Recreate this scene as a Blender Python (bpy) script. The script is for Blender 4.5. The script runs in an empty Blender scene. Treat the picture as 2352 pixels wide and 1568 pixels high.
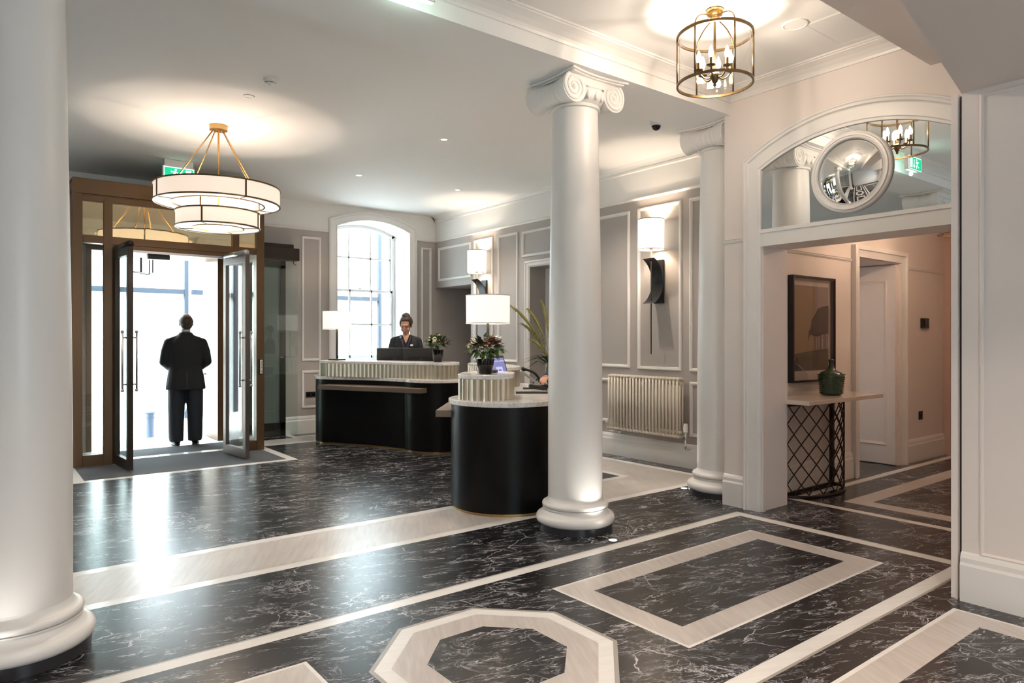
import bpy, bmesh, math, random
from mathutils import Vector, Matrix
PI = math.pi
SC = bpy.context.scene
C = SC.collection
# ------------------------------------------------------------------ camera, world, exposure
cam_d = bpy.data.cameras.new('camera'); cam = bpy.data.objects.new('camera', cam_d); C.objects.link(cam)
cam.location = (0, 0, 1.45); cam.rotation_euler = (math.radians(90), 0, math.radians(-37.9))
cam_d.sensor_fit = 'HORIZONTAL'; cam_d.sensor_width = 36; cam_d.lens = 24.153; cam_d.shift_y = -0.00238
cam_d.clip_start = 0.05; cam_d.clip_end = 200
SC.camera = cam
SC.view_settings.view_transform = 'Standard'; SC.view_settings.look = 'None'
SC.view_settings.exposure = 1.75; SC.view_settings.gamma = 1.0; SC.view_settings.use_curve_mapping = False
W = bpy.data.worlds.new('world'); SC.world = W; W.use_nodes = True
W.node_tree.nodes['Background'].inputs[0].default_value = (0.72, 0.90, 1.0, 1)
W.node_tree.nodes['Background'].inputs[1].default_value = 7.0
cy = SC.cycles
cy.use_denoising = True
cy.max_bounces = 8; cy.diffuse_bounces = 4; cy.glossy_bounces = 4; cy.transmission_bounces = 4; cy.transparent_max_bounces = 10
cy.caustics_reflective = False; cy.caustics_refractive = False
cy.sample_clamp_indirect = 6.0

WARM = (1.0, 0.81, 0.63)
def light(name, typ, loc, power, col=WARM, size=0.05, rot=None, **kw):
    d = bpy.data.lights.new(name, typ); d.energy = power; d.color = col
    if typ == 'POINT': d.shadow_soft_size = size
    if typ == 'SPOT': d.shadow_soft_size = size
    if typ == 'AREA':
        d.shape = kw.pop('shape', 'RECTANGLE'); d.size = size
        if 'size_y' in kw: d.size_y = kw.pop('size_y')
    for k, v in kw.items():
        if k == 'portal': d.cycles.is_portal = v
        else: setattr(d, k, v)
    o = bpy.data.objects.new(name, d); C.objects.link(o); o.location = loc
    if rot: o.rotation_euler = rot
    return o
light('sun', 'SUN', (0, 0, 12), 6, (1.0, 0.98, 0.95), rot=(-Vector((0.70, 0.38, -0.60))).to_track_quat('Z', 'Y').to_euler(), angle=math.radians(3))
# daylight portals: door, far windows, and an opening added in the back wall
light('door_portal', 'AREA', (1.95, 10.95, 1.32), 1, (1, 1, 1), 1.7, (math.radians(-90), 0, 0), size_y=2.6, portal=True)
light('opening_portal', 'AREA', (5.15, 10.97, 2.2), 1, (1, 1, 1), 1.3, (math.radians(-90), 0, 0), size_y=2.3, portal=True)
light('opening_portal', 'AREA', (-1.35, 10.97, 2.2), 1, (1, 1, 1), 1.3, (math.radians(-90), 0, 0), size_y=2.3, portal=True)
light('opening_portal', 'AREA', (0.7, -2.92, 1.75), 1, (1, 1, 1), 0.9, (math.radians(90), 0, 0), size_y=1.1, portal=True)  # unseen back opening, added to brighten the room from behind

# ------------------------------------------------------------------ materials
def mat(name, col=(0.8, 0.8, 0.8), rough=0.5, metal=0.0, spec=0.5, emit=None, es=0.0, bump=None):
    m = bpy.data.materials.new(name); m.use_nodes = True
    nt = m.node_tree; b = nt.nodes['Principled BSDF']
    b.inputs['Base Color'].default_value = (*col, 1); b.inputs['Roughness'].default_value = rough
    b.inputs['Metallic'].default_value = metal; b.inputs['Specular IOR Level'].default_value = spec
    if emit: b.inputs['Emission Color'].default_value = (*emit, 1); b.inputs['Emission Strength'].default_value = es
    if bump:
        t = nt.nodes.new('ShaderNodeTexCoord'); n = nt.nodes.new('ShaderNodeTexNoise'); n.inputs['Scale'].default_value = bump[0]
        n.inputs['Detail'].default_value = 3
        k = nt.nodes.new('ShaderNodeBump'); k.inputs['Strength'].default_value = bump[1]; k.inputs['Distance'].default_value = bump[2] if len(bump) > 2 else 0.01
        nt.links.new(t.outputs['Object'], n.inputs['Vector']); nt.links.new(n.outputs['Fac'], k.inputs['Height']); nt.links.new(k.outputs['Normal'], b.inputs['Normal'])
    return m
def N(nt, typ, **kw):
    n = nt.nodes.new(typ)
    for k, v in kw.items():
        if isinstance(k, str) and hasattr(n, k): setattr(n, k, v)
    return n
def math_node(nt, op, a, b=None, clamp=False):
    n = nt.nodes.new('ShaderNodeMath'); n.operation = op; n.use_clamp = clamp
    for i, v in enumerate((a, b)):
        if v is None: continue
        if isinstance(v, (int, float)): n.inputs[i].default_value = v
        else: nt.links.new(v, n.inputs[i])
    return n.outputs[0]
def coords(nt, rot=0.0, scale=(1, 1, 1)):
    t = nt.nodes.new('ShaderNodeTexCoord'); m = nt.nodes.new('ShaderNodeMapping'); m.inputs['Rotation'].default_value = (0, 0, rot)
    m2 = nt.nodes.new('ShaderNodeMapping'); m2.inputs['Scale'].default_value = scale
    nt.links.new(t.outputs['Object'], m.inputs[0]); nt.links.new(m.outputs[0], m2.inputs[0]); return m2.outputs[0]
def noise(nt, vec, scale, detail=4, rough=0.5, dist=0.0):
    n = nt.nodes.new('ShaderNodeTexNoise'); n.inputs['Scale'].default_value = scale; n.inputs['Detail'].default_value = detail
    n.inputs['Roughness'].default_value = rough; n.inputs['Distortion'].default_value = dist
    nt.links.new(vec, n.inputs['Vector']); return n.outputs['Fac']
def ramp(nt, fac, stops):
    r = nt.nodes.new('ShaderNodeValToRGB'); e = r.color_ramp.elements
    while len(e) < len(stops): e.new(0.5)
    for i, (p, c) in enumerate(stops):
        e[i].position = p; e[i].color = (*c, 1) if len(c) == 3 else c
    nt.links.new(fac, r.inputs[0]); return r.outputs[0]
def mix(nt, fac, a, b):
    n = nt.nodes.new('ShaderNodeMix'); n.data_type = 'RGBA'
    for s, v in ((0, fac), (6, a), (7, b)):
        if isinstance(v, (int, float)): n.inputs[s].default_value = v
        elif isinstance(v, tuple): n.inputs[s].default_value = (*v, 1)
        else: nt.links.new(v, n.inputs[s])
    return n.outputs[2]
def ridge(nt, fac, width):
    a = math_node(nt, 'SUBTRACT', fac, 0.5); a = math_node(nt, 'ABSOLUTE', a); a = math_node(nt, 'DIVIDE', a, width)
    return math_node(nt, 'SUBTRACT', 1.0, a, True)
def dark_marble():
    m = mat('black veined marble', (0.02, 0.02, 0.025), 0.25); nt = m.node_tree; b = nt.nodes['Principled BSDF']
    v = coords(nt, math.radians(12), (1.0, 3.4, 1)); big = coords(nt)
    v2 = coords(nt, math.radians(20), (1.0, 5.0, 1))
    fine = ridge(nt, noise(nt, v, 1.7, 8, 0.62, 0.5), 0.010)
    fine2 = ridge(nt, noise(nt, v2, 2.6, 7, 0.62, 0.35), 0.013)
    fine3 = ridge(nt, noise(nt, v2, 5.0, 5, 0.6, 0.3), 0.02)
    gate = ramp(nt, noise(nt, v, 2.4, 5, 0.72), [(0.49, (0, 0, 0)), (0.60, (1, 1, 1))])
    gate2 = ramp(nt, noise(nt, v, 3.8, 4, 0.72), [(0.50, (0, 0, 0)), (0.62, (1, 1, 1))])
    web = ridge(nt, noise(nt, coords(nt, math.radians(15), (1.0, 1.8, 1)), 1.5, 9, 0.66, 1.0), 0.009)
    gate3 = ramp(nt, noise(nt, big, 0.9, 4, 0.62), [(0.50, (0, 0, 0)), (0.60, (1, 1, 1))])
    web2 = ridge(nt, noise(nt, coords(nt, math.radians(60), (1.0, 1.7, 1)), 2.1, 7, 0.62, 1.4), 0.010)
    s = math_node(nt, 'MULTIPLY', fine, gate)
    s2 = math_node(nt, 'MULTIPLY', math_node(nt, 'MULTIPLY', fine2, gate2), 0.85)
    s5 = math_node(nt, 'MULTIPLY', math_node(nt, 'MULTIPLY', fine3, gate2), 0.35)
    s3 = math_node(nt, 'MULTIPLY', math_node(nt, 'MULTIPLY', web, gate3), 1.0)
    s4 = math_node(nt, 'MULTIPLY', math_node(nt, 'MULTIPLY', web2, gate3), 0.6)
    vo = nt.nodes.new('ShaderNodeTexVoronoi'); vo.feature = 'DISTANCE_TO_EDGE'; vo.inputs['Scale'].default_value = 2.6
    nz_ = nt.nodes.new('ShaderNodeTexNoise'); nz_.inputs['Scale'].default_value = 3.0; nz_.inputs['Detail'].default_value = 6; nt.links.new(big, nz_.inputs['Vector'])
    vm = nt.nodes.new('ShaderNodeVectorMath'); vm.operation = 'MULTIPLY_ADD'; vm.inputs[1].default_value = (0.5, 0.5, 0.5); nt.links.new(nz_.outputs['Color'], vm.inputs[0]); nt.links.new(coords(nt, math.radians(20), (1.0, 1.9, 1)), vm.inputs[2])
    nt.links.new(vm.outputs[0], vo.inputs['Vector'])
    crk = math_node(nt, 'SUBTRACT', 1.0, math_node(nt, 'DIVIDE', vo.outputs['Distance'], 0.014), True)
    gate4 = ramp(nt, noise(nt, big, 1.5, 5, 0.65), [(0.50, (0, 0, 0)), (0.60, (1, 1, 1))])
    s6 = math_node(nt, 'MULTIPLY', math_node(nt, 'MULTIPLY', crk, gate4), 0.9)
    t = math_node(nt, 'MAXIMUM', s, s2); t = math_node(nt, 'MAXIMUM', t, s6); t = math_node(nt, 'MAXIMUM', t, s3); t = math_node(nt, 'MAXIMUM', t, s4); t = math_node(nt, 'MAXIMUM', t, s5)
    cloud = noise(nt, v, 1.4, 5, 0.6)
    base = ramp(nt, cloud, [(0.3, (0.007, 0.0068, 0.0075)), (0.7, (0.022, 0.021, 0.026))])
    col = mix(nt, t, base, (0.66, 0.66, 0.70))
    nt.links.new(col, b.inputs['Base Color'])
    return m
def streak_stone(name, c1, c2, rot, rough=0.25):
    m = mat(name, c1, rough); nt = m.node_tree; b = nt.nodes['Principled BSDF']
    f = noise(nt, coords(nt, rot, (1.2, 11, 1)), 3.0, 6, 0.6, 0.4)
    f2 = noise(nt, coords(nt), 1.4, 2, 0.5)
    col = mix(nt, math_node(nt, 'MULTIPLY', math_node(nt, 'ADD', f, f2), 0.5), c1, c2)
    nt.links.new(ramp(nt, math_node(nt, 'MULTIPLY', math_node(nt, 'ADD', f, f2), 0.5), [(0.36, c1), (0.62, c2)]), b.inputs['Base Color']); return m
def white_marble(name, scale=1.0, vein=0.35):
    m = mat(name, (0.72, 0.71, 0.69), 0.14); nt = m.node_tree; b = nt.nodes['Principled BSDF']
    f = noise(nt, coords(nt, 0.6, (1, 2.2, 1)), 5 * scale, 8, 0.62, 1.2)
    r = ridge(nt, f, 0.03); g = noise(nt, coords(nt), 3 * scale, 3)
    t = math_node(nt, 'MULTIPLY', math_node(nt, 'MULTIPLY', r, g), vein * 2)
    nt.links.new(mix(nt, t, (0.84, 0.825, 0.80), (0.42, 0.40, 0.39)), b.inputs['Base Color']); return m
def thin_glass(name, tint=(1, 1, 1), ior=1.5, gloss=(1, 1, 1), rough=0.0, extra=0.0):
    m = bpy.data.materials.new(name); m.use_nodes = True; nt = m.node_tree
    nt.nodes.remove(nt.nodes['Principled BSDF']); out = nt.nodes['Material Output']
    tr = nt.nodes.new('ShaderNodeBsdfTransparent'); tr.inputs[0].default_value = (*tint, 1)
    gl = nt.nodes.new('ShaderNodeBsdfGlossy'); gl.inputs['Roughness'].default_value = rough; gl.inputs[0].default_value = (*gloss, 1)
    lw = nt.nodes.new('ShaderNodeLayerWeight'); lw.inputs['Blend'].default_value = 0.5; f0 = ((ior - 1) / (ior + 1)) ** 2 + extra
    p5 = math_node(nt, 'POWER', lw.outputs['Facing'], 5.0); fr = math_node(nt, 'ADD', math_node(nt, 'MULTIPLY', p5, 1 - f0), f0, True)
    mx = nt.nodes.new('ShaderNodeMixShader'); nt.links.new(fr, mx.inputs[0])
    nt.links.new(tr.outputs[0], mx.inputs[1]); nt.links.new(gl.outputs[0], mx.inputs[2]); nt.links.new(mx.outputs[0], out.inputs[0]); return m
def leaf_mat(name, c1, c2, rough=0.5):
    m = mat(name, c1, rough); nt = m.node_tree; b = nt.nodes['Principled BSDF']
    nt.links.new(mix(nt, noise(nt, coords(nt), 28, 2), c1, c2), b.inputs['Base Color']); return m

M = {}
M['white'] = mat('white wall paint', (0.80, 0.79, 0.77), 0.55, bump=(60, 0.02))
M['cream'] = mat('warm white wall paint', (0.79, 0.725, 0.69), 0.55, bump=(60, 0.02))
M['ceil'] = mat('white ceiling paint', (0.84, 0.835, 0.82), 0.75, bump=(3, 0.04, 0.02))
M['trim'] = mat('white gloss trim', (0.80, 0.785, 0.765), 0.32)
M['greige'] = mat('greige wall panel paint', (0.42, 0.382, 0.357), 0.6, bump=(180, 0.06))
M['column'] = mat('white painted plaster column', (0.80, 0.785, 0.765), 0.38, bump=(5, 0.06, 0.02))
M['dark'] = dark_marble()
M['tan'] = streak_stone('light taupe striped limestone', (0.47, 0.425, 0.40), (0.62, 0.58, 0.55), math.radians(-62), 0.30)
M['strip'] = streak_stone('off white marble inlay strip', (0.76, 0.745, 0.72), (0.86, 0.85, 0.83), 0.4, 0.2)
M['edge'] = mat('grey beige edging inlay', (0.36, 0.34, 0.31), 0.3)
M['mat'] = mat('grey entrance matting', (0.085, 0.09, 0.10), 0.95, bump=(300, 0.5))
M['bronze'] = mat('bronze metal door frame', (0.15, 0.085, 0.042), 0.38, 0.55)
M['darkbronze'] = mat('dark bronze metal', (0.035, 0.027, 0.022), 0.4, 0.5)
M['satin'] = mat('satin steel', (0.55, 0.55, 0.56), 0.3, 0.9)
M['chrome'] = mat('polished chrome', (0.75, 0.75, 0.75), 0.1, 1.0)
M['black'] = mat('black plastic', (0.012, 0.012, 0.013), 0.4)
M['blackpaint'] = mat('black blued steel', (0.012, 0.012, 0.014), 0.35, 0.3)
M['brass'] = mat('aged brass', (0.50, 0.32, 0.13), 0.28, 0.95)
M['antique'] = mat('antique brass', (0.17, 0.115, 0.055), 0.3, 0.95)
M['lacquer'] = mat('black lacquer desk body', (0.003, 0.003, 0.0035), 0.34, 0.0, 0.22)
M['champagne'] = mat('champagne fluted metal', (0.60, 0.54, 0.43), 0.33, 0.85)
M['ledge'] = mat('bronze brown ledge', (0.20, 0.155, 0.12), 0.4, 0.4)
M['counter'] = white_marble('grey veined white marble counter', 1.3, 0.6)
M['tabletop'] = mat('cream stone table top', (0.66, 0.58, 0.50), 0.15)
M['glass'] = thin_glass('clear glass', (0.93, 0.98, 0.97))
M['winglass'] = thin_glass('window glass', (0.97, 0.99, 1.0))
M['lampglass'] = thin_glass('lantern glass', (0.985, 0.985, 0.98), 1.35)
M['amber'] = mat('amber tinted reflective glass', (0.82, 0.68, 0.44), 0.03, 1.0, bump=(2.2, 0.12, 0.01))
M['mirror'] = mat('mirror silvering', (0.86, 0.88, 0.87), 0.0, 1.0)
M['shade'] = mat('glowing cream lamp shade', (0.85, 0.8, 0.72), 0.8, emit=(1.0, 0.86, 0.72), es=0.27)
M['shadehot'] = mat('bright cream sconce shade', (0.85, 0.8, 0.72), 0.8, emit=(1.0, 0.9, 0.74), es=0.50)
M['drum'] = mat('glowing pleated drum shade', (0.8, 0.72, 0.64), 0.8, emit=(1.0, 0.80, 0.64), es=0.215)
M['diffuser'] = mat('glowing drum diffuser', (0.85, 0.8, 0.75), 0.6, emit=(1.0, 0.90, 0.80), es=0.40)
M['bulb'] = mat('lit candle bulb', (1, 1, 1), 0.3, emit=(1.0, 0.86, 0.62), es=14)
M['led'] = mat('lit downlight lens', (1, 1, 1), 0.3, emit=(1.0, 0.95, 0.88), es=4)
M['plastic'] = mat('white plastic', (0.78, 0.78, 0.76), 0.4)
M['greyplastic'] = mat('grey plastic', (0.30, 0.30, 0.30), 0.4)
M['greenlit'] = mat('lit green sign', (0.0, 0.45, 0.22), 0.4, emit=(0.0, 0.75, 0.36), es=0.24)
M['whitelit'] = mat('lit white sign', (0.9, 0.95, 0.95), 0.4, emit=(0.9, 1, 1), es=0.4)
M['screen'] = mat('lit lavender screen', (0.1, 0.1, 0.2), 0.2, emit=(0.32, 0.34, 0.72), es=0.16)
M['screenlight'] = mat('lit pale screen window', (0.3, 0.3, 0.5), 0.2, emit=(0.55, 0.58, 0.95), es=0.2)
M['radiator'] = mat('cream radiator enamel', (0.72, 0.66, 0.57), 0.3)
M['greenglass'] = mat('dark green bottle glass', (0.018, 0.05, 0.022), 0.08, bump=None)
M['greenglass'].node_tree.nodes['Principled BSDF'].inputs['Coat Weight'].default_value = 0.6
M['suit'] = mat('black wool suit', (0.008, 0.009, 0.012), 0.75)
M['trouser'] = mat('charcoal navy trousers', (0.013, 0.016, 0.024), 0.7)
M['shoe'] = mat('black polished leather', (0.01, 0.01, 0.01), 0.2)
M['skin'] = mat('skin', (0.50, 0.27, 0.18), 0.5)
M['hair'] = mat('dark brown hair', (0.035, 0.02, 0.012), 0.55, bump=(70, 0.6))
M['greyhair'] = mat('greying brown hair', (0.07, 0.05, 0.035), 0.6, bump=(70, 0.6))
M['shirt'] = mat('white shirt collar', (0.8, 0.8, 0.8), 0.6)
M['satinlapel'] = mat('black satin lapel', (0.02, 0.022, 0.028), 0.3)
M['lip'] = mat('lips', (0.42, 0.10, 0.08), 0.4)
M['stone'] = mat('pale exterior limestone', (0.62, 0.55, 0.44), 0.8)
M['facade'] = mat('pale exterior facade', (0.78, 0.80, 0.80), 0.8)
M['facadebar'] = mat('blue grey exterior glazing bar', (0.010, 0.018, 0.032), 0.5)
M['pave'] = mat('pale paving', (0.66, 0.64, 0.62), 0.8)
M['bollard'] = mat('grey bollard paint', (0.045, 0.065, 0.11), 0.5)
M['leafgreen'] = leaf_mat('bright green leaves', (0.10, 0.17, 0.035), (0.025, 0.07, 0.015))
M['leafdark'] = leaf_mat('dark green leaves', (0.012, 0.035, 0.012), (0.03, 0.07, 0.02))
M['leafred'] = leaf_mat('burgundy leaves', (0.09, 0.022, 0.018), (0.22, 0.09, 0.05))
M['petal'] = mat('cream green petals', (0.66, 0.68, 0.45), 0.6)
M['grassy'] = leaf_mat('olive grass spikes', (0.22, 0.22, 0.05), (0.30, 0.24, 0.07))
M['frost'] = mat('grey green frosted glass', (0.19, 0.205, 0.19), 0.25)
M['paper'] = mat('pale pink mount card', (0.62, 0.50, 0.43), 0.7)
M['artsky'] = mat('ochre art print sky', (0.30, 0.19, 0.10), 0.6)
M['artground'] = mat('brown art print ground', (0.075, 0.055, 0.035), 0.6)
M['artcurve'] = mat('art print mauve band', (0.31, 0.22, 0.20), 0.6)
M['arttree'] = mat('dark art print trees', (0.065, 0.04, 0.035), 0.6)
M['blush'] = mat('blush niche paint', (0.62, 0.45, 0.38), 0.6)

# ------------------------------------------------------------------ mesh helpers
class MB:
    def __init__(s): s.bm = bmesh.new(); s.mi = 0
    def face(s, vs):
        try: f = s.bm.faces.new(vs); f.material_index = s.mi; return f
        except ValueError: return None
    def v(s, p): return s.bm.verts.new(p)
    def box(s, x0, x1, y0, y1, z0, z1, mtx=None):
        P = [(x0, y0, z0), (x1, y0, z0), (x1, y1, z0), (x0, y1, z0), (x0, y0, z1), (x1, y0, z1), (x1, y1, z1), (x0, y1, z1)]
        V = [s.v(mtx @ Vector(p) if mtx else p) for p in P]
        for q in ((0, 3, 2, 1), (4, 5, 6, 7), (0, 1, 5, 4), (1, 2, 6, 5), (2, 3, 7, 6), (3, 0, 4, 7)): s.face([V[i] for i in q])
        return s
    def prism(s, poly, f0, f1):
        a = [s.v(f0(*p)) for p in poly]; b = [s.v(f1(*p)) for p in poly]; n = len(poly)
        s.face(a[::-1]); s.face(b)
        for i in range(n): s.face([a[i], a[(i + 1) % n], b[(i + 1) % n], b[i]])
        return s
    def zprism(s, poly, z0, z1): return s.prism(poly, lambda x, y: (x, y, z0), lambda x, y: (x, y, z1))
    def lathe(s, prof, c=(0, 0, 0), seg=40, mtx=None, cap=True):
        rings = []
        for r, z in prof:
            ring = []
            for k in range(seg):
                a = 2 * PI * k / seg; p = Vector((c[0] + r * math.cos(a), c[1] + r * math.sin(a), c[2] + z))
                ring.append(s.v(mtx @ p if mtx else p))
            rings.append(ring)
        for a, b in zip(rings, rings[1:]):
            for k in range(seg): s.face([a[k], a[(k + 1) % seg], b[(k + 1) % seg], b[k]])
        if cap: s.face(rings[0][::-1]); s.face(rings[-1])
        return s
    def tube(s, pts, r, seg=10, closed=False, cap=True):
        pts = [Vector(p) for p in pts]; n = len(pts); rs = r if isinstance(r, (list, tuple)) else [r] * n
        rings = []; prev = None
        for i, p in enumerate(pts):
            if closed: t = (pts[(i + 1) % n] - pts[i - 1]).normalized()
            else: t = (pts[min(i + 1, n - 1)] - pts[max(i - 1, 0)]).normalized()
            if prev is None:
                up = Vector((0, 0, 1)) if abs(t.z) < 0.9 else Vector((1, 0, 0)); u = t.cross(up).normalized()
            else: u = (prev - t * prev.dot(t)).normalized()
            prev = u; w = t.cross(u)
            rings.append([s.v(p + (u * math.cos(2 * PI * k / seg) + w * math.sin(2 * PI * k / seg)) * rs[i]) for k in range(seg)])
        m = n if closed else n - 1
        for i in range(m):
            a, b = rings[i], rings[(i + 1) % n]
            for k in range(seg): s.face([a[k], a[(k + 1) % seg], b[(k + 1) % seg], b[k]])
        if cap and not closed: s.face(rings[0][::-1]); s.face(rings[-1])
        return s
    def ell(s, c, r, mtx=None, seg=16, rg=10):
        c = Vector(c); top = Vector((0, 0, 1))
        def T(p):
            p = Vector((p.x * r[0], p.y * r[1], p.z * r[2])); p = (mtx @ p if mtx else p) + c; return s.v(p)
        a = T(-top); rings = []
        for i in range(1, rg):
            th = -PI / 2 + PI * i / rg
            rings.append([T(Vector((math.cos(th) * math.cos(2 * PI * k / seg), math.cos(th) * math.sin(2 * PI * k / seg), math.sin(th)))) for k in range(seg)])
        b = T(top)
        for k in range(seg): s.face([a, rings[0][(k + 1) % seg], rings[0][k]]); s.face([b, rings[-1][k], rings[-1][(k + 1) % seg]])
        for p, q in zip(rings, rings[1:]):
            for k in range(seg): s.face([p[k], p[(k + 1) % seg], q[(k + 1) % seg], q[k]])
        return s
    def limb(s, pts, rs, seg=14, flat=1.0):
        # tapered limb through joints, closed round ends
        for (p, q, r0, r1) in zip(pts, pts[1:], rs, rs[1:]):
            s.tube([p, q], [r0, r1], seg)
        for p, r in zip(pts, rs): s.ell(p, (r, r, r), None, seg, 8)
        return s
    def loft(s, rings, seg=28):
        # rings: (cx, cy, cz, rx, ry[, tiltx]) ellipses, closed ends
        R = []
        for g in rings:
            cx, cyy, cz, rx, ry = g[:5]; R.append([s.v((cx + rx * math.cos(2 * PI * k / seg), cyy + ry * math.sin(2 * PI * k / seg), cz)) for k in range(seg)])
        for a, b in zip(R, R[1:]):
            for k in range(seg): s.face([a[k], a[(k + 1) % seg], b[(k + 1) % seg], b[k]])
        s.face(R[0][::-1]); s.face(R[-1]); return s
    def sweep(s, path, prof, fn, closed=False):
        # path 2D points; prof = (offset to the left of travel, height); fn(u, v, h) -> xyz
        n = len(path); P = [Vector(p) for p in path]; nor = []
        for i in range(n):
            a = P[i] - P[i - 1] if (i > 0 or closed) else P[1] - P[0]
            b = P[(i + 1) % n] - P[i] if (i < n - 1 or closed) else P[-1] - P[-2]
            a = a.normalized(); b = b.normalized(); na = Vector((-a.y, a.x)); nb = Vector((-b.y, b.x)); m = (na + nb)
            m = m.normalized() if m.length > 1e-6 else na
            nor.append(m / max(0.3, m.dot(na)))
        rows = [[s.v(fn(*(P[i] + nor[i] * o), h)) for i in range(n)] for o, h in prof]
        m = n if closed else n - 1
        for a, b in zip(rows, rows[1:]):
            for i in range(m): s.face([a[i], a[(i + 1) % n], b[(i + 1) % n], b[i]])
        if not closed:
            s.face([r[0] for r in rows]); s.face([r[-1] for r in rows][::-1])
        return s
    def build(s, name, m, parent=None, smooth=False, bevel=0, angle=None):
        bmesh.ops.recalc_face_normals(s.bm, faces=s.bm.faces[:])
        me = bpy.data.meshes.new(name); s.bm.to_mesh(me); s.bm.free()
        for q in (m if isinstance(m, (list, tuple)) else [m]): me.materials.append(M[q] if isinstance(q, str) else q)
        if smooth:
            for p in me.polygons: p.use_smooth = True
            if angle: me.set_sharp_from_angle(angle=math.radians(angle))
        o = bpy.data.objects.new(name, me); C.objects.link(o)
        if parent: o.parent = parent
        if bevel:
            b = o.modifiers.new('bevel', 'BEVEL'); b.width = bevel; b.segments = 2; b.limit_method = 'ANGLE'; b.angle_limit = math.radians(40)
        return o
def tag(o, label=None, cat=None, group=None, kind=None):
    if label: o['label'] = label
    if cat: o['category'] = cat
    if group: o['group'] = group
    if kind: o['kind'] = kind
    return o
def thing(name, label, cat, loc=(0, 0, 0), rz=0, group=None):
    o = bpy.data.objects.new(name, None); C.objects.link(o); o.location = loc; o.rotation_euler = (0, 0, rz)
    o.empty_display_size = 0.1
    return tag(o, label, cat, group)
def struct(o): o['kind'] = 'structure'; return o
def sroot(name, loc=(0, 0, 0)):
    o = bpy.data.objects.new(name, None); C.objects.link(o); o.location = loc; o['kind'] = 'structure'; return o
def copy_tree(o, loc=None, rz=None, label=None, parent=None):
    c = o.copy(); C.objects.link(c)
    if parent: c.parent = parent
    if loc is not None: c.location = loc
    if rz is not None: c.rotation_euler = (0, 0, rz)
    if label: c['label'] = label
    for ch in [x for x in bpy.data.objects if x.parent == o]: copy_tree(ch, parent=c)
    return c
def arc(cx, cz, r, a0, a1, n): return [(cx + r * math.cos(a0 + (a1 - a0) * i / n), cz + r * math.sin(a0 + (a1 - a0) * i / n)) for i in range(n + 1)]
def seg_arch(c, half, spring, apex, n=24):
    s = apex - spring; R = (half * half + s * s) / (2 * s); a = math.asin(half / R); zc = apex - R
    return [(c + R * math.sin(-a + 2 * a * i / n), zc + R * math.cos(-a + 2 * a * i / n)) for i in range(n + 1)]

# ------------------------------------------------------------------ floor
fl = MB()
fl.mi = 0; fl.box(-4, 12, -2.7, 10.3, -0.25, 0)
def rect(x0, x1, y0, y1, m, z): fl.mi = m; fl.face([fl.v((x0, y0, z)), fl.v((x1, y0, z)), fl.v((x1, y1, z)), fl.v((x0, y1, z))])
def poly(pts, m, z): fl.mi = m; fl.face([fl.v((x, y, z)) for x, y in pts])
E0 = 0.0004
# reception frame
rect(-2.3, 6.09, 4.29, 10.06, 2, E0); rect(-2.22, 6.0, 4.382, 9.975, 1, 2 * E0); rect(-1.64, 5.45, 4.95, 9.47, 2, 3 * E0); rect(-1.56, 5.365, 5.035, 9.385, 0, 4 * E0)
rect(3.05, 3.74, 9.84, 10.3, 2, 5 * E0); rect(2.9, 3.66, 9.91, 10.3, 0, 6 * E0)
# portal surround and mats
rect(0.75, 3.05, 8.10, 10.3, 2, 7 * E0); rect(0.86, 2.945, 8.205, 9.36, 4, 8 * E0); rect(0.98, 2.83, 9.50, 10.12, 4, 8 * E0)
# central field
rect(-1.245, 5.045, 1.638, 3.403, 5, E0); rect(-1.23, 5.03, 1.653, 3.388, 2, 2 * E0); rect(-1.14, 4.94, 1.738, 3.303, 0, 3 * E0)
for c in (3.633, 0.167):
    rect(c - 1.0, c + 1.0, 2.03, 3.005, 2, 4 * E0); rect(c - 0.982, c + 0.982, 2.048, 2.987, 1, 5 * E0); rect(c - 0.83, c + 0.83, 2.204, 2.832, 0, 6 * E0)
def octa(h, m, z): t = h * math.tan(PI / 8); poly([(1.885 + x, 2.518 + y) for x, y in ((-h, -t), (-t, -h), (t, -h), (h, -t), (h, t), (t, h), (-t, h), (-h, t))], m, z)
octa(0.541, 5, 4 * E0); octa(0.520, 2, 5 * E0); octa(0.452, 1, 6 * E0); octa(0.305, 0, 7 * E0)
# front field rectangle
rect(-0.356, 4.156, -1.6, 1.461, 2, E0); rect(-0.334, 4.134, -1.58, 1.439, 1, 2 * E0); rect(-0.15, 3.977, -1.4, 1.283, 0, 3 * E0)
# hall pattern
rect(5.80, 10.4, 1.65, 3.394, 2, E0); rect(5.886, 10.4, 1.73, 3.312, 0, 2 * E0); rect(6.10, 10.4, 2.03, 3.022, 2, 3 * E0); rect(6.112, 10.4, 2.042, 3.010, 1, 4 * E0); rect(6.278, 10.4, 2.2, 2.845, 0, 5 * E0)
struct(fl.build('floor', ['dark', 'tan', 'strip', 'edge', 'mat', 'edge']))

# ------------------------------------------------------------------ walls
PR = 3.15
def wall(name, parts, mats):
    b = MB()
    for p in parts: b.mi = p[0]; b.box(*p[1:])
    return struct(b.build(name, mats))
CZ = 3.577
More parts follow.
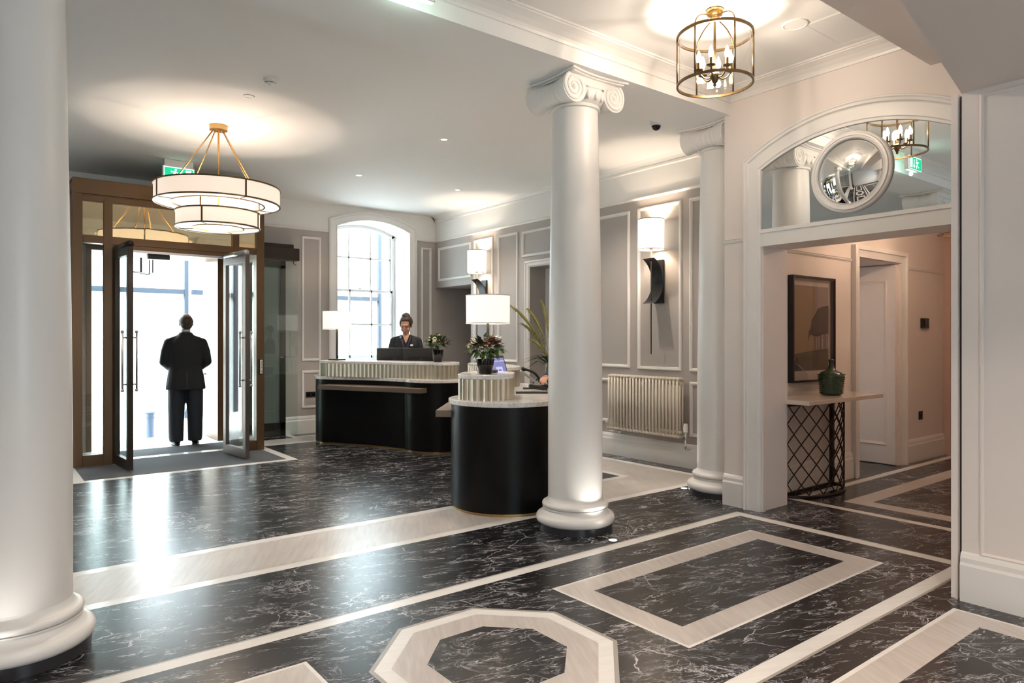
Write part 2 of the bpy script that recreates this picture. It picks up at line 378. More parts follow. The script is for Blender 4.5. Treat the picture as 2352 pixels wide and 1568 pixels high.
# far wall (y = 10.3 .. 10.9)
b = MB()
def fw(x0, x1, z0, z1):
    if z0 < PR: b.mi = 0; b.box(x0, x1, 10.3, 10.9, z0, min(z1, PR))
    if z1 > PR: b.mi = 1; b.box(x0, x1, 10.3, 10.9, max(z0, PR), z1)
for x0, x1, z0, z1 in ((-2.8, -2.0, 0, 3.7), (-2.0, -0.7, 0, 1.05), (-0.7, 1.1, 0, 3.7), (1.1, 2.8, 2.66, 3.7), (2.8, 4.5, 0, 3.7), (4.5, 5.8, 0, 1.05), (5.8, 7.4, 0, 3.7)): fw(x0, x1, z0, z1)
b.mi = 1
for c in (5.15, -1.35):
    ar = seg_arch(c, 0.65, 3.24, 3.385)
    pl = ar + [(c + 0.65, 3.7), (c - 0.65, 3.7)]
    b.prism(pl, lambda x, z: (x, 10.3, z), lambda x, z: (x, 10.9, z))
struct(b.build('wall_far', ['greige', 'white']))
# right reception wall (x = 6.32), alcove and arched door recess
b = MB()
for y0, y1, z0 in ((4.1, 6.5, 0), (6.5, 7.7, 2.49), (7.7, 9.2, 0), (9.2, 10.3, 2.34)):
    b.mi = 0; b.box(6.32, 6.62, y0, y1, z0, PR); b.mi = 1; b.box(6.32, 6.62, y0, y1, PR, 3.7)
b.mi = 0; b.box(7.05, 7.3, 9.0, 10.3, 0, 2.5); b.box(6.62, 7.05, 9.0, 9.2, 0, 2.5); b.box(6.62, 7.05, 9.2, 10.3, 2.34, 2.6)
b.mi = 1; b.box(6.62, 7.5, 6.3, 6.5, 0, 2.7); b.box(6.62, 7.5, 7.7, 7.9, 0, 2.7); b.box(6.62, 7.5, 6.5, 7.7, 2.49, 2.7)
def dome(c, half, spring, n=20): return [(c + half * math.cos(PI - PI * i / n), spring + half * math.sin(PI * i / n)) for i in range(n + 1)]
dm = dome(7.1, 0.46, 1.85)
b.prism([(6.5, 0), (6.5, 2.49), (7.1, 2.49)] + [(y, z) for y, z in dm if y <= 7.1][::-1] + [(6.64, 0)], lambda y, z: (6.85, y, z), lambda y, z: (6.92, y, z))
b.prism([(7.7, 0), (7.7, 2.49), (7.1, 2.49)] + [(y, z) for y, z in dm if y >= 7.1] + [(7.56, 0)], lambda y, z: (6.85, y, z), lambda y, z: (6.92, y, z))
b.mi = 0; b.box(7.25, 7.4, 6.5, 7.7, 0, 2.49)
struct(b.build('wall_right', ['greige', 'white']))
# mirror side wall with arch opening (x = 5.2 .. 5.6)
wall('wall_arch', [(0, 5.2, 5.6, 3.28, 3.63, 0, 3.7), (0, 5.2, 5.6, 0.9, 1.76, 0, 3.7), (0, 5.2, 5.6, 1.76, 3.28, 2.24, 3.7)], ['cream'])
# hall walls beyond the arch
b = MB()
b.box(5.6, 7.355, 3.5, 4.1, 0, 3.2); b.box(8.33, 9.85, 3.5, 4.3, 0, 3.2); b.box(7.355, 8.33, 3.5, 4.3, 2.31, 3.2); b.box(7.355, 8.33, 4.2, 4.3, 0, 2.31); b.box(5.6, 6.62, 4.0, 4.1, 3.1, 3.7)
struct(b.build('wall_hall', ['cream']))
b = MB(); b.box(9.75, 9.9, 1.2, 3.5, 0, 3.2)
dm = dome(2.55, 0.86, 1.75, 26)
b.prism([(3.5, 0), (3.5, 3.2), (2.55, 3.2)] + [(2.55, 2.61)] + [(2.55 + 0.86 * math.cos(PI / 2 - PI / 2 * i / 16), 1.75 + 0.86 * math.sin(PI / 2 - PI / 2 * i / 16)) for i in range(1, 17)] + [(3.41, 0)], lambda y, z: (9.6, y, z), lambda y, z: (9.75, y, z))
b.box(9.6, 9.75, 1.2, 1.69, 0, 3.2); b.box(9.6, 9.75, 1.69, 2.55, 2.61, 3.2)
struct(b.build('wall_hallend', ['blush']))
wall('wall_hallnear', [(0, 5.6, 9.85, 1.2, 1.4, 0, 3.2)], ['cream'])
# foreground wall at the right edge, and the closing walls out of view
b = MB(); b.box(4.33, 5.2, -2.7, 1.482, 0, 2.817)
struct(b.build('wall_foreground', ['cream']))
wall('wall_left', [(0, -2.72, -2.52, 3.6, 10.3, 0, PR), (1, -2.72, -2.52, 3.6, 10.3, PR, 3.7), (1, -2.52, -1.4, 3.4, 3.63, 0, 3.7), (1, -1.6, -1.4, -2.7, 3.4, 0, 3.7)], ['greige', 'white'])
wall('wall_back_sunshade', [(0, -1.6, 0.2, -2.9, -2.7, 0, 3.7), (0, 1.2, 5.2, -2.9, -2.7, 0, 3.7), (0, 0.2, 1.2, -2.9, -2.7, 0, 1.2), (0, 0.2, 1.2, -2.9, -2.7, 2.3, 3.7), (0, -3.5, 6.5, -4.3, -2.9, 3.0, 3.2)], ['cream'])  # unseen opening added for fill daylight; outer slab added to shade it from sun
# ------------------------------------------------------------------ ceilings and beams
b = MB()
b.box(-2.72, 6.62, 4.1, 10.3, CZ, 3.8)
b.box(-1.6, 5.2, 1.97, 3.575, 3.62, 3.8)
b.box(5.6, 9.9, 1.2, 3.5, 2.95, 3.2)
struct(b.build('ceiling', 'ceil'))
b = MB(); b.box(-2.72, 5.2, 3.575, 4.1, 3.41, 3.8); b.box(5.2, 6.62, 3.63, 4.1, 3.41, 3.8)
struct(b.build('trim_1', 'ceil'))
b = MB(); b.box(-1.6, 5.2, -2.7, 1.97, 3.34, 3.8)
struct(b.build('trim_2', 'cream'))
b = MB(); b.zprism([(4.33, 1.482), (2.6, 1.163), (2.6, -2.7), (5.2, -2.7), (5.2, 1.482)], 2.817, 3.34)
struct(b.build('trim_3', 'cream'))
# cornice round the front ceiling
b = MB(); prof = [(0, 0), (0.0, 0.012), (0.018, 0.018), (0.022, 0.008), (0.04, 0.02), (0.065, 0.05), (0.08, 0.085), (0.084, 0.1), (0.094, 0.1), (0.094, 0.115), (0.107, 0.115)]
b.sweep([(5.2, 1.97), (5.2, 3.575), (-1.4, 3.575), (-1.4, 1.97)], [(h, z) for z, h in prof], lambda x, y, z: (x, y, 3.513 + z))
struct(b.build('trim_4', 'trim'))
# small cornice and picture rails in the reception
b = MB()
for prof, z0 in (([(0, 0), (0.02, 0.01), (0.02, 0.03), (0.012, 0.04), (0.03, 0.08), (0.07, 0.10), (0.09, 0.105)], 3.472), ([(0, 0), (0.016, 0.004), (0.028, 0.02), (0.022, 0.032), (0, 0.036)], 3.128)):
    b.sweep([(6.32, 4.1), (6.32, 10.3)], prof, lambda x, y, z: (x, y, z0 + z))
rp = [(0, 0), (0.016, 0.004), (0.028, 0.02), (0.022, 0.032), (0, 0.036)]
for x0, x1 in ((6.32, 5.945), (4.355, -0.55), (-2.15, -2.52)):
    b.sweep([(x0, 10.3), (x1, 10.3)], rp, lambda x, y, z: (x, y, 3.128 + z))
struct(b.build('trim_5', 'trim'))
# baseboards
bp = [(0, 0), (0.03, 0), (0.03, 0.20), (0.022, 0.215), (0.022, 0.24), (0.012, 0.262), (0, 0.27)]
def skirting(name, paths, m='trim'):
    b = MB()
    for p in paths: b.sweep(p, bp, lambda x, y, z: (x, y, z))
    struct(b.build(name, m))
skirting('baseboard_right', [[(6.32, 4.1), (6.32, 6.38)], [(6.32, 7.8), (6.32, 9.2)]])
skirting('baseboard_far', [[(6.32, 10.3), (2.98, 10.3)], [(0.8, 10.3), (-2.52, 10.3)]])
skirting('baseboard_arch', [[(5.2, 3.40), (5.2, 3.63)]])
skirting('baseboard_hall', [[(8.53, 3.5), (9.6, 3.5)][::-1], [(7.23, 3.5), (5.6, 3.5)]])
skirting('baseboard_foreground', [[(4.33, -2.7), (4.33, 1.482)]])
# chair rail on pier and hall rails
b = MB(); rl = [(0, 0), (0.012, 0.003), (0.02, 0.014), (0.014, 0.02), (0.022, 0.03), (0, 0.036)]
b.sweep([(5.2, 3.412), (5.2, 3.63)], rl, lambda x, y, z: (x, y, 2.285 + z))
for x0, x1 in ((9.6, 8.53), (7.23, 5.6)): b.sweep([(x0, 3.5), (x1, 3.5)], rl, lambda x, y, z: (x, y, 2.26 + z))
b.sweep([(9.75, 1.4), (9.75, 3.5)], rl, lambda x, y, z: (x, y, 2.26 + z))
struct(b.build('trim_6', 'trim'))
# foreground wall panel bead and pocket jamb
b = MB(); b.sweep([(0, 0.262), (1.396, 0.262), (1.396, 2.79), (0, 2.79)], [(0, 0), (0.004, 0.008), (0.012, 0.01), (0.02, 0.004), (0.022, 0)], lambda y, z, h: (4.33 - h, y, z))
struct(b.build('trim_7', 'cream'))
b = MB(); b.box(4.322, 4.36, 1.499, 1.532, 0, 2.817)
struct(b.build('trim_8', 'cream'))
b = MB(); b.box(4.375, 4.43, 1.482, 1.53, 0, 2.817)
struct(b.build('trim_9', 'darkbronze'))

# ------------------------------------------------------------------ panel mouldings
pm = [(0, 0), (0.002, 0.012), (0.008, 0.018), (0.02, 0.02), (0.026, 0.012), (0.034, 0.014), (0.04, 0.004), (0.041, 0)]
def panels(name, fn, rects):
    r = sroot(name)
    for i, (a0, a1, z0, z1) in enumerate(rects):
        b = MB(); b.sweep([(a0, z0), (a1, z0), (a1, z1), (a0, z1)], pm, fn, True); b.build('panel_moulding', 'trim', r)
    return r
panels('trim_10', lambda y, z, h: (6.32 - h, y, z), [(5.76, 6.42, 1.095, 3.02), (4.975, 5.635, 1.085, 3.03), (4.2, 4.865, 1.085, 3.03), (5.02, 6.42, 0.40, 0.955), (4.2, 4.865, 0.355, 0.97),
    (9.2, 10.19, 2.45, 3.025), (8.59, 9.11, 1.1, 3.04), (7.97, 8.465, 1.1, 3.04), (6.55, 7.87, 2.645, 3.025)])
panels('trim_11', lambda x, z, h: (x, 10.3 - h, z), [(3.925, 4.235, 1.11, 3.035), (3.925, 4.235, 0.385, 0.965), (6.03, 6.24, 1.17, 3.03), (-0.3, 0.5, 1.11, 3.035)])
panels('trim_12', lambda y, z, h: (-2.52 + h, y, z), [(4.2, 5.4, 1.1, 3.03), (5.6, 6.6, 1.1, 3.03), (6.8, 8.2, 1.1, 3.03), (8.4, 10.0, 1.1, 3.03), (4.2, 6.6, 0.4, 0.96), (6.8, 10.0, 0.4, 0.96)])
# casing of arched recess door on right wall
b = MB(); cp = [(0, 0), (0, 0.02), (0.012, 0.03), (0.03, 0.03), (0.034, 0.02), (0.075, 0.016), (0.085, 0.006), (0.095, 0)]
b.sweep([(6.405, 0), (6.405, 2.585), (7.795, 2.585), (7.795, 0)][::-1], cp, lambda y, z, h: (6.32 - h, y, z))
struct(b.build('trim_13', 'trim'))
# hall doorway casing and reveal panel
b = MB(); b.sweep([(7.235, 0), (7.235, 2.44), (8.49, 2.44), (8.49, 0)][::-1], [(0, 0), (0, 0.05), (0.02, 0.06), (0.045, 0.06), (0.05, 0.04), (0.10, 0.03), (0.12, 0.03), (0.12, 0)], lambda x, z, h: (x, 3.5 - h, z))
struct(b.build('trim_14', 'trim'))
b = MB(); b.box(8.29, 8.33, 3.51, 4.18, 0.01, 2.3)
b.sweep([(3.60, 0.22), (4.12, 0.22), (4.12, 2.13), (3.60, 2.13)], [(0, 0), (0.01, 0.012), (0.03, 0.004), (0.04, 0)], lambda y, z, h: (8.29 - h, y, z), True)
o = struct(b.build('door_3', 'cream'))

# ------------------------------------------------------------------ arch with mirror
ro = sroot('trim_15')
so, si = seg_arch(2.52, 0.892, 2.962, 3.233, 30), seg_arch(2.52, 0.745, 2.864, 3.06, 30)
b = MB()
# flat architrave between outer and inner outline, raised beads
def strip(A, B, h0, h1):
    va = [b.v((5.2 - h0, y, z)) for y, z in A]; vb = [b.v((5.2 - h1, y, z)) for y, z in B]
    for i in range(len(A) - 1): b.face([va[i], va[i + 1], vb[i + 1], vb[i]])
def lerp(A, B, t): return [(a[0] + (c[0] - a[0]) * t, a[1] + (c[1] - a[1]) * t) for a, c in zip(A, B)]
OA = [(1.628, 0)] + so + [(3.412, 0)]; IA = [(1.775, 0)] + si + [(3.265, 0)]
lv = [(0, 0), (0.0, 0.045), (0.05, 0.058), (0.10, 0.058), (0.14, 0.048), (0.19, 0.05), (0.26, 0.052), (0.30, 0.036), (0.34, 0.034), (0.86, 0.032), (0.90, 0.024), (1.0, 0.022), (1.02, 0.02), (1.02, -0.03)]
for (t0, h0), (t1, h1) in zip(lv, lv[1:]): strip(lerp(OA, IA, t0), lerp(OA, IA, t1), h0, h1)
b.build('arch_casing', 'trim', ro)
b = MB(); b.box(5.19, 5.602, 1.765, 3.275, 2.232, 2.34); b.box(5.17, 5.2, 1.775, 3.265, 2.335, 2.365); b.box(5.18, 5.23, 1.775, 3.265, 2.225, 2.345)
b.build('header_rail', 'trim', ro)
b = MB(); b.box(5.235, 5.6, 3.268, 3.29, 0, 2.24); b.box(5.235, 5.6, 1.75, 1.772, 0, 2.24); b.box(5.2, 5.235, 3.25, 3.29, 0, 2.24)
b.build('door_lining', 'cream', ro)
b = MB(); inner = [(1.775, 2.365)] + seg_arch(2.52, 0.745, 2.864, 3.06, 30) + [(3.265, 2.365)]
b.prism(inner, lambda y, z: (5.192, y, z), lambda y, z: (5.2, y, z))
tag(b.build('arched_mirror', 'mirror'), 'arched overmantel mirror glass filling the arch above the hall opening', 'mirror')
cm = thing('convex_mirror', 'round convex mirror in a white moulded ring frame over the arch', 'mirror', (5.19, 2.513, 2.705))
RX = Matrix.Rotation(-PI / 2, 4, 'Y')
b = MB()
fp = [(0.243, 0.015), (0.246, 0.03), (0.254, 0.036), (0.262, 0.030), (0.266, 0.030), (0.270, 0.040), (0.282, 0.040), (0.288, 0.028), (0.298, 0.026), (0.306, 0.014), (0.306, 0)]
b.lathe(fp, seg=72, mtx=RX, cap=False); b.build('mirror_frame', 'trim', cm, True, angle=50)
b = MB(); Rs = 0.42; am = math.asin(0.245 / Rs); b.lathe([(max(0.002, Rs * math.sin(am * (1 - i / 24))), 0.018 + Rs * math.cos(am * (1 - i / 24)) - Rs * math.cos(am)) for i in range(25)], seg=96, mtx=RX)
b.build('mirror_glass', 'mirror', cm, True)

# ------------------------------------------------------------------ far windows
def window(name, cx, detail=True):
    r = sroot(name, (0, 0, 0))
    b = MB()
    so = seg_arch(cx, 0.79, 3.345, 3.52, 24); si = seg_arch(cx, 0.65, 3.24, 3.385, 24)
    A = [(cx - 0.79, 1.02)] + so + [(cx + 0.79, 1.02)]; B = [(cx - 0.65, 1.02)] + si + [(cx + 0.65, 1.02)]
    for (t0, h0), (t1, h1) in zip(*(lambda L: (L, L[1:]))([(0, 0), (0, 0.03), (0.1, 0.045), (0.28, 0.045), (0.34, 0.03), (0.85, 0.025), (0.9, 0.035), (1, 0.03), (1.02, 0.02), (1.02, -0.6)])):
        P, Q = lerp(A, B, t0), lerp(A, B, t1); va = [b.v((x, 10.3 - h0, z)) for x, z in P]; vb = [b.v((x, 10.3 - h1, z)) for x, z in Q]
        for i in range(len(P) - 1): b.face([va[i], va[i + 1], vb[i + 1], vb[i]])
    b.build('window_casing', 'trim', r)
    b = MB()
    for z0, z1 in ((1.25, 1.85), (2.0, 2.6), (2.72, 3.1)):
        for xs in ((cx + 0.65, -1), (cx - 0.65, 1)):
            b.sweep([(10.42, z0), (10.56, z0), (10.56, z1), (10.42, z1)], [(0, 0), (0.005, 0.008), (0.015, 0.002), (0.016, 0)], lambda y, z, h, xs=xs: (xs[0] + xs[1] * (-0.012 * -1 + h), y, z), True)
    b.box(cx - 0.65, cx + 0.65, 10.3, 10.95, 1.03, 1.07); b.box(cx - 0.72, cx + 0.72, 10.24, 10.33, 1.04, 1.08)
    b.build('window_reveal', 'trim', r)
    si2 = seg_arch(cx, 0.60, 3.20, 3.335, 20); bt = seg_arch(cx, 0.652, 3.24, 3.387, 20)
    b = MB(); b.prism(bt + si2[::-1], lambda x, z: (x, 10.8, z), lambda x, z: (x, 10.88, z))
    b.box(cx - 0.65, cx - 0.59, 10.8, 10.88, 1.07, 3.25); b.box(cx + 0.59, cx + 0.65, 10.8, 10.88, 1.07, 3.25); b.box(cx - 0.62, cx + 0.62, 10.8, 10.88, 1.07, 1.13)
    b.build('window_frame', 'trim', r)
    for nm, z0, z1, y0, zb in (('lower_sash', 1.13, 2.29, 10.80, (1.70,)), ('upper_sash', 2.25, 3.31, 10.845, (2.83,))):
        b = MB(); b.box(cx - 0.60, cx + 0.60, y0, y0 + 0.035, z0 if nm[0] == 'l' else z0, z0 + 0.045)
        if nm[0] == 'l': b.box(cx - 0.60, cx + 0.60, y0, y0 + 0.035, z1 - 0.04, z1)
        for x in (-0.60, 0.56): b.box(cx + x, cx + x + 0.04, y0, y0 + 0.035, z0, min(z1, 3.22))
        for x in (-0.2, 0.2): b.box(cx + x - 0.014, cx + x + 0.014, y0, y0 + 0.03, z0, z1)
        for z in zb: b.box(cx - 0.58, cx + 0.58, y0, y0 + 0.03, z - 0.014, z + 0.014)
        s = b.build(nm, 'trim', r)
        b = MB(); b.box(cx - 0.58, cx + 0.58, y0 + 0.014, y0 + 0.018, z0 + 0.01, z1 - 0.01); b.build('pane', 'winglass', s)
    if detail:
        b = MB(); b.ell((cx - 0.02, 10.79, 2.31), (0.03, 0.015, 0.012)); b.box(cx - 0.025, cx - 0.015, 10.785, 10.795, 2.29, 2.325); b.build('sash_catch', 'satin', r)
window('window_1', 5.15); window('window_2', -1.35, False)

# ------------------------------------------------------------------ entrance portal
dr = sroot('door_1')
b = MB()
b.box(0.84, 0.94, 9.1, 9.22, 0, 3.1); b.box(2.87, 2.97, 9.1, 9.22, 0, 3.1); b.box(0.84, 2.97, 9.1, 9.25, 3.10, 3.272)
b.box(0.94, 2.87, 9.115, 9.2, 3.085, 3.10); b.box(0.94, 2.87, 9.11, 9.2, 3.02, 3.085)
b.box(1.148, 1.236, 9.102, 9.198, 0, 3.05); b.box(2.574, 2.654, 9.102, 9.198, 0, 3.05)
b.box(0.94, 2.87, 9.105, 9.2, 2.545, 2.632); b.box(1.236, 2.574, 9.115, 9.2, 2.50, 2.55)
b.box(0.94, 1.15, 9.11, 9.2, 0, 0.13); b.box(2.654, 2.87, 9.11, 9.2, 0, 0.13)
b.box(1.236, 1.262, 9.11, 9.2, 0, 2.5); b.box(2.548, 2.574, 9.11, 9.2, 0, 2.5)
b.box(0.84, 0.90, 9.22, 10.3, 3.1, 3.272); b.box(2.91, 2.97, 9.22, 10.3, 3.1, 3.272); b.box(0.84, 0.90, 10.2, 10.3, 0, 3.1); b.box(2.91, 2.97, 10.2, 10.3, 0, 3.1)
b.box(0.84, 0.9, 9.22, 10.3, 0, 0.13); b.box(2.91, 2.97, 9.22, 10.3, 0, 0.13); b.box(0.84, 0.9, 9.22, 10.3, 2.5, 2.66); b.box(2.91, 2.97, 9.22, 10.3, 2.5, 2.66)
b.box(0.84, 0.86, 9.22, 10.2, 2.6, 3.15); b.box(2.95, 2.97, 9.22, 10.2, 2.6, 3.15)
b.box(0.86, 2.95, 9.2, 10.3, 2.66, 2.72); b.box(0.84, 2.97, 9.2, 10.3, 3.24, 3.272)
b.box(1.1, 1.16, 10.28, 10.92, 0, 2.66); b.box(2.70, 2.8, 10.28, 10.92, 0, 2.66); b.box(1.1, 2.8, 10.28, 10.9, 2.60, 2.68)
b.build('portal_frame', 'bronze', dr, bevel=0.003)
for x0, x1 in ((0.94, 1.148), (1.236, 2.574), (2.654, 2.87)):
    b = MB(); b.box(x0, x1, 9.14, 9.146, 2.632, 3.02); b.build('transom_light', 'amber', dr)
for x0, x1 in ((0.94, 1.148), (2.654, 2.87)):
    b = MB(); b.box(x0, x1, 9.15, 9.156, 0.13, 2.545); b.build('side_light', 'glass', dr)
for x in (0.86, 2.94):
    b = MB(); b.box(x, x + 0.006, 9.22, 10.2, 0.13, 2.5); b.build('side_panel', 'glass', dr)
b = MB(); b.box(1.236, 2.574, 9.13, 9.17, 2.47, 2.50); b.build('closer_rail', 'satin', dr)
b = MB(); b.box(1.62, 1.86, 9.2, 9.28, 2.415, 2.5); b.build('door_sensor', 'black', dr)
def leaf(px, py, qx, qy, side, nm):
    # leaf from hinge p to tip q
    p, q = Vector((px, py, 0)), Vector((qx, qy, 0)); L = (q - p).length; a = math.atan2(q.y - p.y, q.x - p.x)
    mt = Matrix.Translation(p) @ Matrix.Rotation(a, 4, 'Z')
    b = MB(); t = 0.026
    b.box(0, 0.075, -t, t, 0.02, 2.46, mt); b.box(L - 0.075, L, -t, t, 0.02, 2.46, mt); b.box(0.07, L - 0.07, -t, t, 0.02, 0.13, mt); b.box(0.07, L - 0.07, -t, t, 2.37, 2.46, mt)
    o = b.build('door_leaf', 'darkbronze' if side < 0 else 'satinbronze', dr, bevel=0.003)
    b = MB(); b.box(0.07, L - 0.07, -0.004, 0.004, 0.12, 2.38, mt); b.build('pane', 'glass', o)
    b = MB()
    for sgn in (-1, 1):
        y = sgn * 0.07; x = L - 0.05
        b.tube([mt @ Vector((x, y, 0.90)), mt @ Vector((x, y, 1.52))], 0.011)
        for z in (0.955, 1.465): b.tube([mt @ Vector((x, sgn * t, z)), mt @ Vector((x, y, z))], 0.009)
        for z in (0.89, 1.53): b.ell(mt @ Vector((x, y, z)), (0.018, 0.018, 0.018), None, 10, 6)
    b.build('door_handle', 'satin', o, True)
    b = MB(); b.tube([mt @ Vector((0.02, 0, 2.49)), mt @ Vector((L - 0.02, 0, 2.49))], 0.035, 14); b.build('closer_housing', 'darkbronze' if side < 0 else 'satin', o, True)
M['satinbronze'] = mat('satin brown metal', (0.16, 0.135, 0.12), 0.35, 0.7)
leaf(1.262, 9.06, 1.318, 8.44, -1, 'left'); leaf(2.475, 9.08, 2.555, 8.44, 1, 'right')
b = MB(); b.box(2.897, 2.945, 9.075, 9.1, 0.985, 1.195); o = tag(b.build('door_intercom', 'black', None, bevel=0.012), 'small black intercom with pale buttons on right post of door portal', 'intercom')
b = MB(); b.box(2.905, 2.937, 9.068, 9.076, 1.0, 1.18); c = b.build('button_plate', 'plastic', o, bevel=0.006)
for z in (1.15, 1.12, 1.085, 1.03):
    b = MB(); b.box(2.914, 2.928, 9.064, 9.069, z - 0.008, z + 0.008); b.build('button', 'greyplastic', o)

# glazed bronze screen beside portal, pelmet track, sliding glass sheet
d2 = sroot('door_2')
b = MB(); b.box(3.0, 3.66, 10.24, 10.3, 2.52, 2.62); b.box(3.58, 3.66, 10.24, 10.3, 0, 2.62); b.box(3.0, 3.66, 10.24, 10.3, 0, 0.2); b.build('door_frame', 'darkbronze', d2)
b = MB(); b.box(3.0, 3.58, 10.27, 10.275, 0.2, 2.52); b.build('pane', 'frost', d2)
gd = thing('sliding_glass_door', 'frameless glass panel hung from dark track beside the bronze door portal', 'door', (3.0, 10.12, 0))
b = MB(); b.box(0.0, 0.81, -0.05, 0.1, 2.62, 2.80); b.box(0, 0.74, 0.0, 0.1, 2.80, 2.86); b.build('track_housing', 'darkbronze', gd, bevel=0.004)
b = MB(); b.box(0.0, 0.80, 0.0, 0.01, 0.02, 2.62); b.build('pane', 'glass', gd)
b = MB(); b.tube([(0.73, -0.02, 2.62), (0.73, -0.02, 2.58), (0.75, -0.03, 2.555), (0.765, -0.03, 2.56)], 0.006); b.build('hook', 'black', gd)

# ------------------------------------------------------------------ columns
def shaft_r(t): return 0.209 - 0.034 * max(0, (t - 0.25) / 0.75) ** 1.3
def column(loc, label, capital=True):
    r = thing('column', label, 'column', loc, 0, 'white Ionic columns under the beam')
    b = MB(); b.lathe([(0.285, 0), (0.285, 0.05)], seg=64); b.build('plinth', 'plinthdark', r, True, angle=40)
    b = MB(); pr = [(0.25, 0.045)] + [(0.268 + 0.035 * math.cos(a), 0.085 + 0.038 * math.sin(a)) for a in [-PI / 2 + PI * i / 12 for i in range(13)]]
    pr += [(0.262, 0.128), (0.252, 0.135), (0.243, 0.15), (0.243, 0.158), (0.252, 0.162), (0.252, 0.168)] + [(0.235 + 0.02 * math.cos(a), 0.188 + 0.02 * math.sin(a)) for a in [-PI / 2 + PI * i / 10 for i in range(11)]] + [(0.225, 0.212), (0.214, 0.225), (0.2095, 0.245)]
    b.lathe(pr, seg=72); b.build('base', 'column', r, True, angle=50)
    b = MB(); b.lathe([(shaft_r(i / 24), 0.24 + (3.20 - 0.24) * i / 24) for i in range(25)] + [(0.186, 3.205), (0.19, 3.213), (0.186, 3.221), (0.178, 3.226)], seg=72); b.build('shaft', 'column', r, True, angle=50)
    if not capital: return r
    # ionic capital: echinus, volutes, bolsters, abacus
    cp = thing_child('capital', r)
    b = MB(); b.lathe([(0.178, 3.215), (0.20, 3.225), (0.222, 3.245), (0.238, 3.275), (0.24, 3.30), (0.225, 3.325)], seg=48)
    for k in range(20):
        a = 2 * PI * k / 20; b.ell((0.23 * math.cos(a), 0.23 * math.sin(a), 3.272), (0.02, 0.02, 0.04), Matrix.Rotation(a, 3, 'Z'), 8, 6)
    b.build('echinus', 'column', cp, True, angle=60)
    HD = 0.215
    b = MB(); b.prism([(-0.21, 3.394), (-0.21, 3.352), (-0.12, 3.335), (-0.05, 3.325), (0.05, 3.325), (0.12, 3.335), (0.21, 3.352), (0.21, 3.394)], lambda x, z: (x, -HD - 0.004, z), lambda x, z: (x, HD + 0.004, z)); b.build('volute_band', 'column', cp, bevel=0.006)
    for sx in (-1, 1):
        b = MB(); zc = 3.298; xc = sx * 0.205
        prof = []
        for i in range(41):
            y = -HD + 2 * HD * i / 40; t = abs(y) / HD; rr = 0.078 + 0.036 * t ** 1.8 + (0.004 * math.cos(i * PI / 2.5) if t < 0.62 else 0)
            prof.append((rr, y))
        b.lathe(prof, (0, 0, 0), 40, Matrix.Translation((xc, 0, zc)) @ Matrix.Rotation(-PI / 2, 4, 'X'), True)
        for sy in (-1, 1):
            pts = []
            for i in range(70):
                a = i / 69 * 2 * PI * 2.6; rr = 0.107 * (1 - i / 69 * 0.86)
                pts.append((xc + sx * rr * math.sin(a + 0.2), sy * (HD + 0.002), zc + rr * math.cos(a + 0.2)))
            b.tube(pts, [0.011 * (1 - 0.6 * i / 69) for i in range(70)], 6)
            b.ell((xc, sy * HD, zc), (0.018, 0.012, 0.018), None, 10, 6)
        b.build('volute', 'column', cp, True, angle=55)
    b = MB(); s = 0.292
    pl = []
    for k in range(4):
        a = k * PI / 2
        for t in (-1, -0.75, -0.4, 0, 0.4, 0.75, 1):
            v = Matrix.Rotation(a, 2) @ Vector((s - 0.035 * (1 - t * t), t * s * 0.97)); pl.append((v.x, v.y))
    b.zprism([(x * 0.92, y * 0.92) for x, y in pl], 3.384, 3.394); b.zprism(pl, 3.394, 3.409); b.build('abacus', 'column', cp, bevel=0.003)
    return r
M['plinthdark'] = mat('dark plinth stone', (0.03, 0.03, 0.035), 0.3)
def thing_child(name, parent):
    # geometry-bearing parent for sub-parts: the neck ring of the capital
    b = MB(); b.lathe([(0.18, 3.19), (0.192, 3.195), (0.192, 3.207), (0.18, 3.215)], seg=48); return b.build(name, 'column', parent, True, angle=50)
c1 = column((3.647, 3.89, 0), 'white Ionic column standing free in front of the nearer curved reception desk')
copy_tree(c1, (0.153, 3.89, 0), 0, 'white Ionic column filling the left edge of the view')
copy_tree(c1, (5.505, 3.89, 0), 0, 'white Ionic column tucked beside the arch pier, behind the free-standing one')

# ------------------------------------------------------------------ reception desks (local u along, v away from customers)
def desk_outline(off=0.0, n=22):
    P = []
    # nose arc, from the front crease round the near end to the back
    c = (-0.1, 0.38); R = 0.48; a0 = math.atan2(-0.375, 0.30); a1 = -1.5 * PI
    for i in range(n + 1):
        a = a0 + (a1 - a0) * i / n; P.append((c[0] + (R + off) * math.cos(a), c[1] + (R + off) * math.sin(a)))
    c = (1.55, 0.33); R2 = 0.33
    for i in range(n + 1):
        a = PI / 2 - PI * i / n; P.append((c[0] + (R2 + off) * math.cos(a), c[1] + (R2 + off) * math.sin(a)))
    for i in range(1, 12):
        u = 1.55 + (0.2 - 1.55) * i / 12; t = (1.55 - u) / 1.35; P.append((u, 0.07 * math.sin(PI * t) + 0.004 * t - off))
    return P
def tier_path(r, n=16, L0=-0.22, L1=1.5, v0=0.215, bow=0.05):
    def cl(u): t = (u - L0) / (L1 - L0); return v0 + bow * math.sin(PI * t)
    P = []
    for i in range(n + 1):
        a = -PI / 2 - PI * i / n; P.append((L0 + r * math.cos(a), v0 + r * math.sin(a)))
    for i in range(1, 30): u = L0 + (L1 - L0) * i / 30; P.append((u, cl(u) + r))
    for i in range(n + 1):
        a = PI / 2 - PI * i / n; P.append((L1 + r * math.cos(a), v0 + r * math.sin(a)))
    for i in range(1, 30): u = L1 + (L0 - L1) * i / 30; P.append((u, cl(u) - r))
    return P
